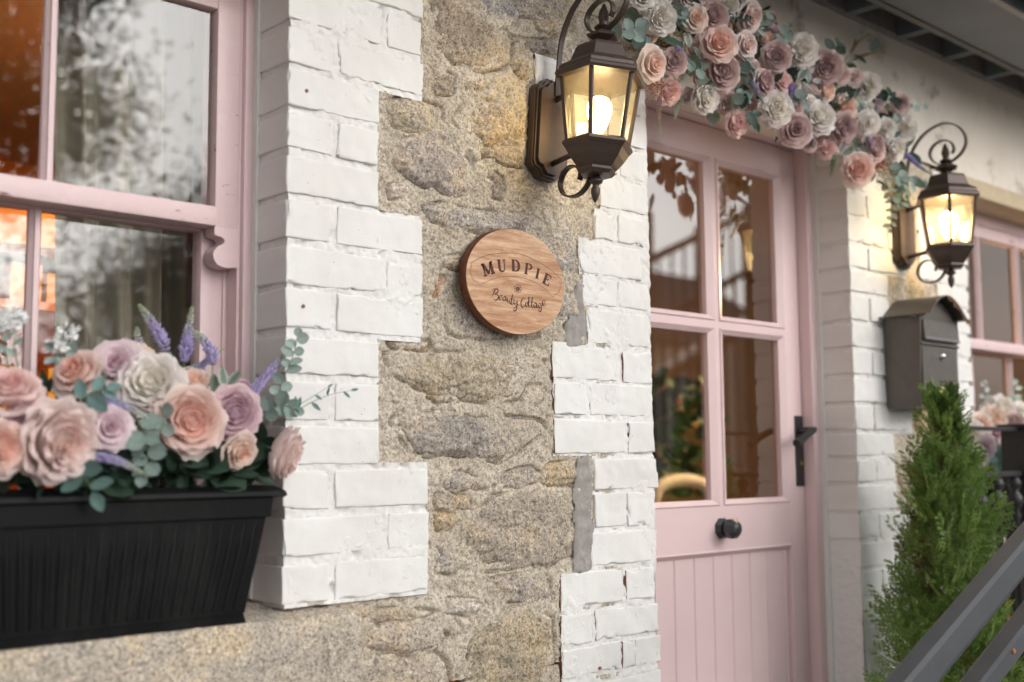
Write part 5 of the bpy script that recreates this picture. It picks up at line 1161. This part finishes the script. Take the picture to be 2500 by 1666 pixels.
for pts, lk, L, n, col in [([(60, 330), (110, 230), (200, 200), (260, 260)], 'round', .044, 6, EUC), ([(420, 180), (500, 90), (560, 40)], 'round', .036, 6, EUC), ([(470, 180), (530, 150), (590, 130)], 'round', .034, 5, EUCL), ([(1000, 240), (1060, 180), (1100, 110)], 'round', .030, 6, EUCL), ([(1180, 320), (1220, 240), (1250, 180)], 'round', .026, 6, EUC),
   ([(930, 380), (980, 450), (1000, 540)], 'round', .036, 6, EUC), ([(560, 500), (640, 480), (720, 580)], 'round', .032, 5, EUC), ([(840, 600), (900, 650), (960, 680)], 'round', .034, 5, EUC), ([(1280, 640), (1330, 720), (1350, 800)], 'round', .032, 6, EUC), ([(1660, 660), (1720, 700), (1760, 750)], 'round', .034, 6, EUCL), ([(1960, 880), (2080, 740), (2180, 715)], 'round', .028, 6, EUCL),
   ([(1900, 1120), (1990, 1200), (2060, 1260), (2170, 1250)], 'round', .036, 8, EUC), ([(1870, 1160), (1930, 1290), (1950, 1430), (1940, 1560)], 'oval', .034, 12, (.26, .27, .18)), ([(1980, 1180), (2030, 1300), (2010, 1400)], 'round', .034, 9, SAGE), ([(530, 330), (600, 320), (650, 360)], 'varieg', .050, 3, (.16, .22, .17)), ([(1290, 520), (1340, 560), (1410, 560)], 'varieg', .055, 3, (.16, .22, .17)),
   ([(1560, 1040), (1610, 1060), (1650, 1010)], 'varieg', .045, 3, (.18, .2, .15)), ([(200, 60), (260, 20), (300, -20)], 'lance', .03, 12, (.05, .13, .05)), ([(1340, 440), (1390, 400), (1430, 380)], 'oval', .045, 3, DARKL), ([(1500, 380), (1560, 330), (1600, 320)], 'round', .045, 3, (.07, .10, .08)), ([(860, 160), (890, 110), (900, 60)], 'oval', .045, 4, (.06, .09, .075)), ([(1020, 690), (1090, 720), (1130, 770)], 'oval', .055, 4, DARKL), ([(900, 740), (980, 770), (1010, 830)], 'oval', .055, 4, DARKL), ([(1880, 720), (1930, 680), (1950, 660)], 'oval', .045, 3, DARKL), ([(1930, 900), (1955, 960), (1950, 1000)], 'oval', .035, 2, TEAL), ([(1650, 960), (1700, 1010), (1740, 1000)], 'oval', .042, 4, (.12, .14, .11))]:
    y = -.12; sprig('eucalyptus_sprig', [gp(a, b, y) for a, b in pts], lk, L, n, col, parent=gar)
for pts, rd, pc in [([(470, 310), (520, 370), (600, 450)], .010, (.40, .34, .52)), ([(990, 550), (1030, 620), (1075, 710)], .011, (.42, .38, .55)), ([(1270, 560), (1265, 640), (1235, 730)], .012, (.40, .32, .60)), ([(365, 640), (362, 780), (375, 935)], .0085, (.40, .27, .30)), ([(862, 660), (860, 730), (858, 800)], .008, (.30, .34, .24)), ([(2030, 1040), (2120, 1120), (2220, 1195)], .010, (.36, .30, .60)), ([(1560, 1050), (1548, 1130), (1535, 1210)], .010, (.30, .36, .24)), ([(1780, 930), (1815, 990), (1860, 1055)], .010, (.46, .40, .50)), ([(1370, 900), (1400, 960), (1420, 1010)], .010, (.20, .12, .20))]:
    lavender([gp(a, b, -.14) for a, b in pts], rd, parent=gar, purple=pc, frac=.92, tip=(.36, .42, .28))
for pts in ([(1620, 430), (1690, 330), (1720, 290), (1795, 235)], [(1640, 440), (1720, 395), (1790, 370), (1868, 350)], [(1690, 350), (1700, 300), (1705, 265)]):
    lavender([gp(a, b, -.06) for a, b in pts], .007, parent=gar, purple=(.42, .30, .16), frac=.75, tip=(.50, .38, .22))
for u, v, k in ((410, 250, 10), (490, 230, 8), (330, 560, 16), (1890, 1110, 22), (1900, 1200, 14), (1250, 830, 8)):
    m = MB(); b = Vector(gp(u, v, -.11)); cc = random.choice(((.50, .36, .14), (.42, .16, .12), (.60, .48, .28)))
    for j in range(k*7):
        d = Vector((random.gauss(0, .013), random.gauss(0, .010), random.gauss(-.004, .018))); e = Vector((random.uniform(-1, 1), random.uniform(-1, 1), random.uniform(-1, 1))).normalized()*.0035; f_ = e.orthogonal().normalized()*.0028; g_ = random.uniform(.6, 1.3)
        m.add([d-e, d+f_, d+e, d-f_, d+e.cross(f_).normalized()*.002], [(0, 1, 4), (1, 2, 4), (2, 3, 4), (3, 0, 4)], (cc[0]*g_, cc[1]*g_, cc[2]*g_, 1))
    o = m.obj('dried_blossom', ATTR, None, False, True); o.parent = gar; o.matrix_local = gar.matrix_world.inverted() @ Matrix.Translation(b)
r = random.Random(21); line = [gp(200, 250, -.04), gp(560, 330, -.045), gp(900, 400, -.045), gp(1200, 560, -.045), gp(1500, 700, -.045), gp(1750, 860, -.045), gp(1900, 1080, -.045)]
m = MB(); m.tube([tuple(Vector(p)-Vector((1.0, -.05, 2.30))) for p in catmull(line, 6)], .012, 8); m.obj('garland_core', TWIG, gar, True)
inv = Matrix.Translation((-1.0, .05, -2.30))
for k in range(190):
    i = r.randrange(len(line)-1); p = Vector(line[i]).lerp(Vector(line[i+1]), r.random())+Vector((r.gauss(0, .06), r.uniform(-.06, .02), r.gauss(0, .065)))
    d = Vector((r.uniform(-1, 1), r.uniform(-1, .1), r.uniform(-1, 1))); place_leaf(p, d, VIEW+Vector((r.uniform(-.8, .8), 0, r.uniform(-.8, .8))), r.uniform(.035, .066), r.choice(('oval', 'round', 'oval')), r.choice((DARKL, (.07, .11, .08), EUC, SAGE, (.05, .08, .06), EUCL)), gar, inv)
# ------------------------------------------------------------- flowers in the far window box
GF = 'artificial roses in the far window box'
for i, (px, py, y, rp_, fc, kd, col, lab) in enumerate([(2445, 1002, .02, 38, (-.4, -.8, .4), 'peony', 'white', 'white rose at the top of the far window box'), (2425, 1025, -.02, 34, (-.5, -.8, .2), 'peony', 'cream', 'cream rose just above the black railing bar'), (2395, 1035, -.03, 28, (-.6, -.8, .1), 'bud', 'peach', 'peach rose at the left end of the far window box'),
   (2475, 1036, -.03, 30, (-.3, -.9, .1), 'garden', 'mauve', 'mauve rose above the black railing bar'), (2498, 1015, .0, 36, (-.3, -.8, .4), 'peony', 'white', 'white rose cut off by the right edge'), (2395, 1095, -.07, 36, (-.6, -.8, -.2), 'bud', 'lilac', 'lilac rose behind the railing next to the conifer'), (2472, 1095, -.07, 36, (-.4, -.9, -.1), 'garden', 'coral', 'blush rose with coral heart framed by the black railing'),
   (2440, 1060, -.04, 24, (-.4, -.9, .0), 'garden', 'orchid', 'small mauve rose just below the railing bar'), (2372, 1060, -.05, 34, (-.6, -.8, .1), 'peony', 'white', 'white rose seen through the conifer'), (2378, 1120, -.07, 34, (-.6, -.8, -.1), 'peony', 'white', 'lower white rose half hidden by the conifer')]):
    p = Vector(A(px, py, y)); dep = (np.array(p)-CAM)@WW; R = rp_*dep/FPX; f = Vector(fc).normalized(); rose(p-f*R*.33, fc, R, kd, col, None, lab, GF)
sprig('eucalyptus_sprig', [A(2425, 1080, -.07), A(2428, 1115, -.09), A(2450, 1135, -.095)], 'round', .055, 5, TEAL, 'blue green eucalyptus leaves hanging in the far window box', 'sprig')
sprig('eucalyptus_sprig', [A(2470, 1000, .04), A(2475, 970, .04), A(2480, 940, .04)], 'oval', .04, 7, EUCL, 'pale eucalyptus sprig standing in the far window box', 'sprig')
sprig('white_blossom_sprig', [A(2405, 1020, .04), A(2404, 970, .04), A(2405, 940, .04)], 'round', .030, 5, (.60, .64, .62), 'white blossom sprig against the far window glass', 'sprig')
filler('greenery', [A(2385, 1130, -.05), A(2440, 1120, -.05), A(2500, 1110, -.05), A(2560, 1100, -.05)], 40, 'dark leaves filling the far window box', 9, (DARKL, DARKL, (.05, .09, .06)), (.035, .06))
# ================================================================== ROOM BEHIND THE GLASS
def room_wall(name, mat, *b):
    o = part(name, mat, *b); return o
room_wall('room_wall', ORANGE, (-3, .90, 3.0, 3.1, .25, 2.56), (-3.1, -3.0, .24, 3.1, .25, 2.56), (.90, .94, .245, 3.1, .25, 2.56))  # last box: partition added to keep the pendant's light off the door reveal
room_wall('room_wall', BROWNWALL, (.99, 6.5, 3.0, 3.1, .25, 2.56), (6.5, 6.6, .24, 3.1, .25, 2.56), (.941, .985, .245, 3.1, .25, 2.56))  # last box: door-side face of the added light-blocking partition
room_wall('room_floor', DARKWOOD, (-3, 6.5, .2, 3.1, .20, .25)); room_wall('room_ceiling', CEIL, (-3, 6.5, .3, 3.1, 2.56, 2.6))
def curtain(x0, x1, yc, zt, zb, label, lean=0.05, waves=7):
    xs = np.linspace(0, 1, 160); zs = np.linspace(0, 1, 30); V = []
    for z in zs:
        for u in xs:
            zz = zt+(zb-zt)*z; x = x0+(x1-x0)*u+lean*(1-u)*z
            ph = u*waves*2*PI+.7*math.sin(z*3+u*9)
            V.append((x, yc+.020*math.sin(ph)+.008*math.sin(2.3*ph+1)*(.4+z), zz))
    F = [(j*160+i, j*160+i+1, (j+1)*160+i+1, (j+1)*160+i) for j in range(29) for i in range(159)]
    o = mk('curtain', V, F, CURTAIN, None, True); return tag(o, label, 'curtain', 'curtains inside the windows')
curtain(-.305, .10, .30, 2.40, .6, 'taupe curtain in soft folds behind the left window', .06, 6)
curtain(2.66, 3.05, .34, 2.35, .6, 'taupe curtain behind the far right window', -.0, 7)
curtain(-1.2, -.80, .30, 2.40, .6, 'taupe curtain at the left side of the left window', -.05, 6)
# bookcase seen through the lower left pane
bc = tag(empty('bookcase', (.0, 1.30, .25)), 'pine bookcase with lit shelves inside the left window', 'bookcase')
m = MB(); m.box(-.75, .75, .30, .32, 0, 1.80); m.box(-.77, -.75, .0, .32, 0, 1.80); m.box(.75, .77, .0, .32, 0, 1.80); m.obj('case', SHELFW, bc)
for z in (1.21, 1.50, 1.632, 1.80, .9, .5):
    if z == 1.632: continue
    m = MB(); m.box(-.75, .75, .0, .30, z, z+.022); m.obj('shelf', SHELFW, bc)
m = MB(); m.box(-.748, .748, .02, .30, 1.645, 1.665); m.obj('shelf', DARKWOOD, bc)
m = MB(); m.box(-.748, .748, .012, .018, 1.668, 1.798); m.obj('cupboard_front', simple('yellow_cupboard', (.58, .27, .05), .5, var=.25, sc=5), bc)
r = random.Random(5)
boxcols = ['amber tinted', 'pale cream', 'tall cream', 'narrow ochre', 'square tan', 'small yellow', 'wide cream', 'low beige']
k = 0
for xx in (-.32, -.22, -.13, -.055, .055, .15, .26, .38):
    w_ = r.uniform(.05, .085); h_ = r.uniform(.08, .115); m = MB(); m.box(-w_/2, w_/2, 0, .09, 0, h_, c=.002); o = m.obj('product_box', CREAMBOX, None); o.location = (xx, 1.34, 1.7725 if False else .25+1.5222)
    tag(o, boxcols[k]+' carton standing on the lit shelf inside the left window', 'carton', 'cartons on the shelf'); k += 1
for j, xx in enumerate((-.1, .02, .16)):
    m = MB(); m.box(-.04, .04, 0, .09, 0, .12, c=.002); o = m.obj('product_box', simple('orange_card_%d' % j, (.7, .3+.1*j, .08), .6) , None); o.location = (xx, 1.34, .25+1.2322)
    tag(o, ('first', 'second', 'third')[j]+' orange carton from the left on the shelf below the cream cartons', 'carton')
def pendant(x, y, z, p):
    o = tag(empty('pendant_lamp', (x, y, 2.55)), None, 'lamp'); h = 2.55-z
    m = MB(); m.tube([(0, 0, 0), (0, 0, -h+.1)], .004, 6); m.obj('flex', TWIG, o)
    m = MB(); m.lathe([(.03, -h+.10), (.10, -h+.04), (.14, -h-.04)], 20, cap=False); m.obj('shade', CREAMBOX, o, True)
    m = MB(); m.lathe([(.01, -h+.05), (.035, -h), (.03, -h-.03), (.002, -h-.045)], 12); m.obj('bulb', BULB_ROOM, o, True)
    ld = bpy.data.lights.new('room_glow', 'POINT'); lo = bpy.data.objects.new('room_glow', ld); link(lo, o); lo.location = (0, 0, -h-.06); ld.energy = p; ld.color = (1, .66, .30); ld.shadow_soft_size = .05
    return o
pendant(.62, .62, 2.42, 34)['label'] = 'pendant lamp hanging in the room behind the left window'
pendant(3.15, .75, 2.15, 52)['label'] = 'pendant lamp hanging in the room behind the door'
# plant and chair behind the door glass
pl = tag(empty('house_plant', (2.80, 1.45, .25)), 'leafy house plant with red flowers behind the lower door pane', 'plant')
m = MB(); m.lathe([(.12, 0), (.15, .9), (.13, .9), (.12, .86), (0, .86)], 16); m.obj('pot', DARKWOOD, pl, True)
r = random.Random(8)
for k in range(150):
    a = r.uniform(0, 6.28); d = Vector((math.cos(a), math.sin(a), r.uniform(-.2, 1))); p = Vector((r.gauss(0, .08), r.gauss(0, .08), r.uniform(.95, 1.42))); place_leaf(p, d, Vector((-.6, -.7, .4)), r.uniform(.07, .12), 'oval', (.03, .06, .03), pl)
m = MB()
for k in range(14):
    p = Vector((r.gauss(.03, .05), r.gauss(-.06, .03), r.uniform(1.25, 1.42))); m.add([p+Vector((r.uniform(-.03, .03), r.uniform(-.03, .03), r.uniform(-.03, .03))) for _ in range(4)], [(0, 1, 2), (0, 2, 3), (0, 3, 1)])
m.obj('red_bloom', simple('red_bloom', (.65, .08, .03), .6), pl)
ch = tag(empty('salon_chair', (2.62, 1.2, .25)), 'white chair with a rounded back behind the lower door pane', 'chair')
m = MB(); m.tube(catmull([(-.2, 0, .45), (-.2, .02, .88), (-.12, .03, 1.0), (.12, .03, 1.0), (.2, .02, .88), (.2, 0, .45)], 6), .028, 8); m.obj('back_frame', CHAIRW, ch, True)
m = MB(); m.box(-.17, .17, .015, .03, .55, .84, c=.006); m.obj('backrest', CHAIRW, ch); m = MB(); m.box(-.22, .22, -.42, .03, .42, .47, c=.01); m.obj('seat', CHAIRW, ch)
for a in (-.19, .19):
    for b in (-.39, 0): m = MB(); m.tube([(a, b, 0), (a, b, .43)], .018, 8); m.obj('leg', CHAIRW, ch)
# ================================================================== STREET AND WHAT THE PANES REFLECT
def flat(name, mat, x0, x1, y0, y1, z0, z1):
    m = MB(); m.box(x0, x1, y0, y1, z0, z1); return tag(m.obj(name, mat), kind='structure')
flat('ground', PAVE, -120, 120, -160, 60, -.5, -.012); flat('pavement', PAVE, -60, 60, -2.6, .03, -.01, .0); flat('road', ASPHALT, -60, 60, -8, -2.75, -.20, -.008 if False else -.004-.0)
flat('kerb', KERB, -60, 60, -2.75, -2.6, -.1, .004)
BARKC = None
def tree(x, y, H, R, seed, label, n=5200, cs=((.030, .042, .016), (.05, .06, .022), (.075, .07, .025)), trunk_h=.35, leaf=.10):
    r = random.Random(seed); o = tag(empty('tree', (x, y, 0)), label, 'tree', 'trees across the road')
    m = MB(); m.tube([(0, 0, -.1), (.05, 0, H*trunk_h*.6), (0, .1, H*trunk_h), (.1, 0, H*.6)], [.22, .17, .13, .06], 9)
    tips = []
    for k in range(11):
        a = r.uniform(0, 6.28); z0 = H*r.uniform(trunk_h*.8, .62); e = Vector((math.cos(a)*R*r.uniform(.5, .95), math.sin(a)*R*r.uniform(.5, .95), z0+H*r.uniform(.1, .33))); md = Vector((e.x*.5, e.y*.5, (z0+e.z)/2-.1))
        m.tube([(0, 0, z0), md, e], [.07, .045, .012], 6); tips += [md, e, md.lerp(e, .5)]
        for q in range(3):
            f = e+Vector((r.uniform(-.7, .7), r.uniform(-.7, .7), r.uniform(-.1, .6))); m.tube([md.lerp(e, .6), f], [.02, .006], 5); tips.append(f)
    m.obj('trunk', BARK, o, True)
    m = MB()
    for k in range(n):
        c = r.choice(tips); p = c+Vector((r.gauss(0, .36), r.gauss(0, .36), r.gauss(0, .30))); e = Vector((r.uniform(-1, 1), r.uniform(-1, 1), r.uniform(-.6, .6))).normalized()*leaf*r.uniform(.6, 1.2); f = e.orthogonal().normalized()*leaf*.4
        cc = r.choice(cs); m.add([p-e, p+f, p+e, p-f], [(0, 1, 2, 3)], (*cc, 1))
    m.obj('crown', ATTR, o, False, True); return o
tree(2.55, -9.0, 7.6, .75, 1, 'leafy tree directly across the road from the left window', 34000, trunk_h=.5, leaf=.042)
tree(5.0, -9.4, 3.9, 1.1, 2, 'low bushy tree across the road, right of the leafy one', 24000, trunk_h=.3, leaf=.042)
tree(10.6, -12.2, 6.0, 2.0, 5, 'spreading tree further right across the road', 5000)
tree(-.6, -10.5, 8.0, 2.0, 3, 'tall tree across the road at the left')
tree(-6, -11, 7.5, 2.5, 4, 'broad tree across the road at the far left')
hd = MB(); r = random.Random(3)
for k in range(9000):
    p = Vector((r.uniform(-12, 10), -9.6+r.gauss(0, .35), max(0.02, 1.35*r.random()**.6+r.gauss(0, .12)))); e = Vector((r.uniform(-1, 1), r.uniform(-1, 1), r.uniform(-1, 1))).normalized()*.11; f = e.orthogonal().normalized()*.05; g_ = r.uniform(.6, 1.3)
    hd.add([p-e, p+f, p+e, p-f], [(0, 1, 2, 3)], (.04*g_, .055*g_, .02*g_, 1))
tag(hd.obj('hedge', ATTR, None, False, True), 'dense clipped hedge across the road', 'hedge')
fe = tag(empty('fence', (9, -7.2, 0)), 'sloping timber stair railing across the road to the right', 'railing')
SL = .42
for k in range(8):
    m = MB(); xx = -1.2+k*1.05; zt = 3.45+SL*xx; m.box(xx-.055, xx+.055, -.05, .05, -.1, zt+(.55 if k % 3 == 2 else .05)); m.obj('post', FENCEW, fe)
for dz in (-.06, -.85, -1.6):
    m = MB(); m.tube([(-1.5, 0, 3.45-1.5*SL+dz), (7, 0, 3.45+7*SL+dz)], 0, flat=(.09, .05)); m.obj('rail', FENCEW, fe)
for k in range(34):
    m = MB(); xx = -1.4+k*.25; zt = 3.45+SL*xx; m.box(xx-.03, xx+.03, .03, .05, .0, zt-.85); m.obj('slat', FENCEW, fe)
    m = MB(); m.box(xx-.012, xx+.012, .0, .02, zt-.85, zt-.06); m.obj('baluster', FENCEW, fe)
bw = MB(); bw.prism([(-1.6, 0), (8, 0), (8, 1.9+8*SL), (-1.6, 1.9-1.6*SL)], 'y', -.4, -.12); o = bw.obj('stair_wall', RENDERED); o.location = (9, -7.2, 0); tag(o, 'stained rendered wall under the sloping stair railing', 'wall')
hs_ = tag(empty('house', (22, -20, 0)), 'pale rendered house far across the road', 'building')
m = MB(); m.box(-5, 5, -4, 4, 0, 4.2); m.obj('wall', RENDERED, hs_); m = MB(); m.prism([(-4.3, 4.1), (4.3, 4.1), (0, 6.8)], 'x', -5.3, 5.3); m.obj('roof', SLATE, hs_)
for xx in (-3.2, 0, 3.2):
    m = MB(); m.box(xx-.6, xx+.6, 4.0, 4.05, 1.4, 2.9); m.obj('window', DARKWOOD, hs_)
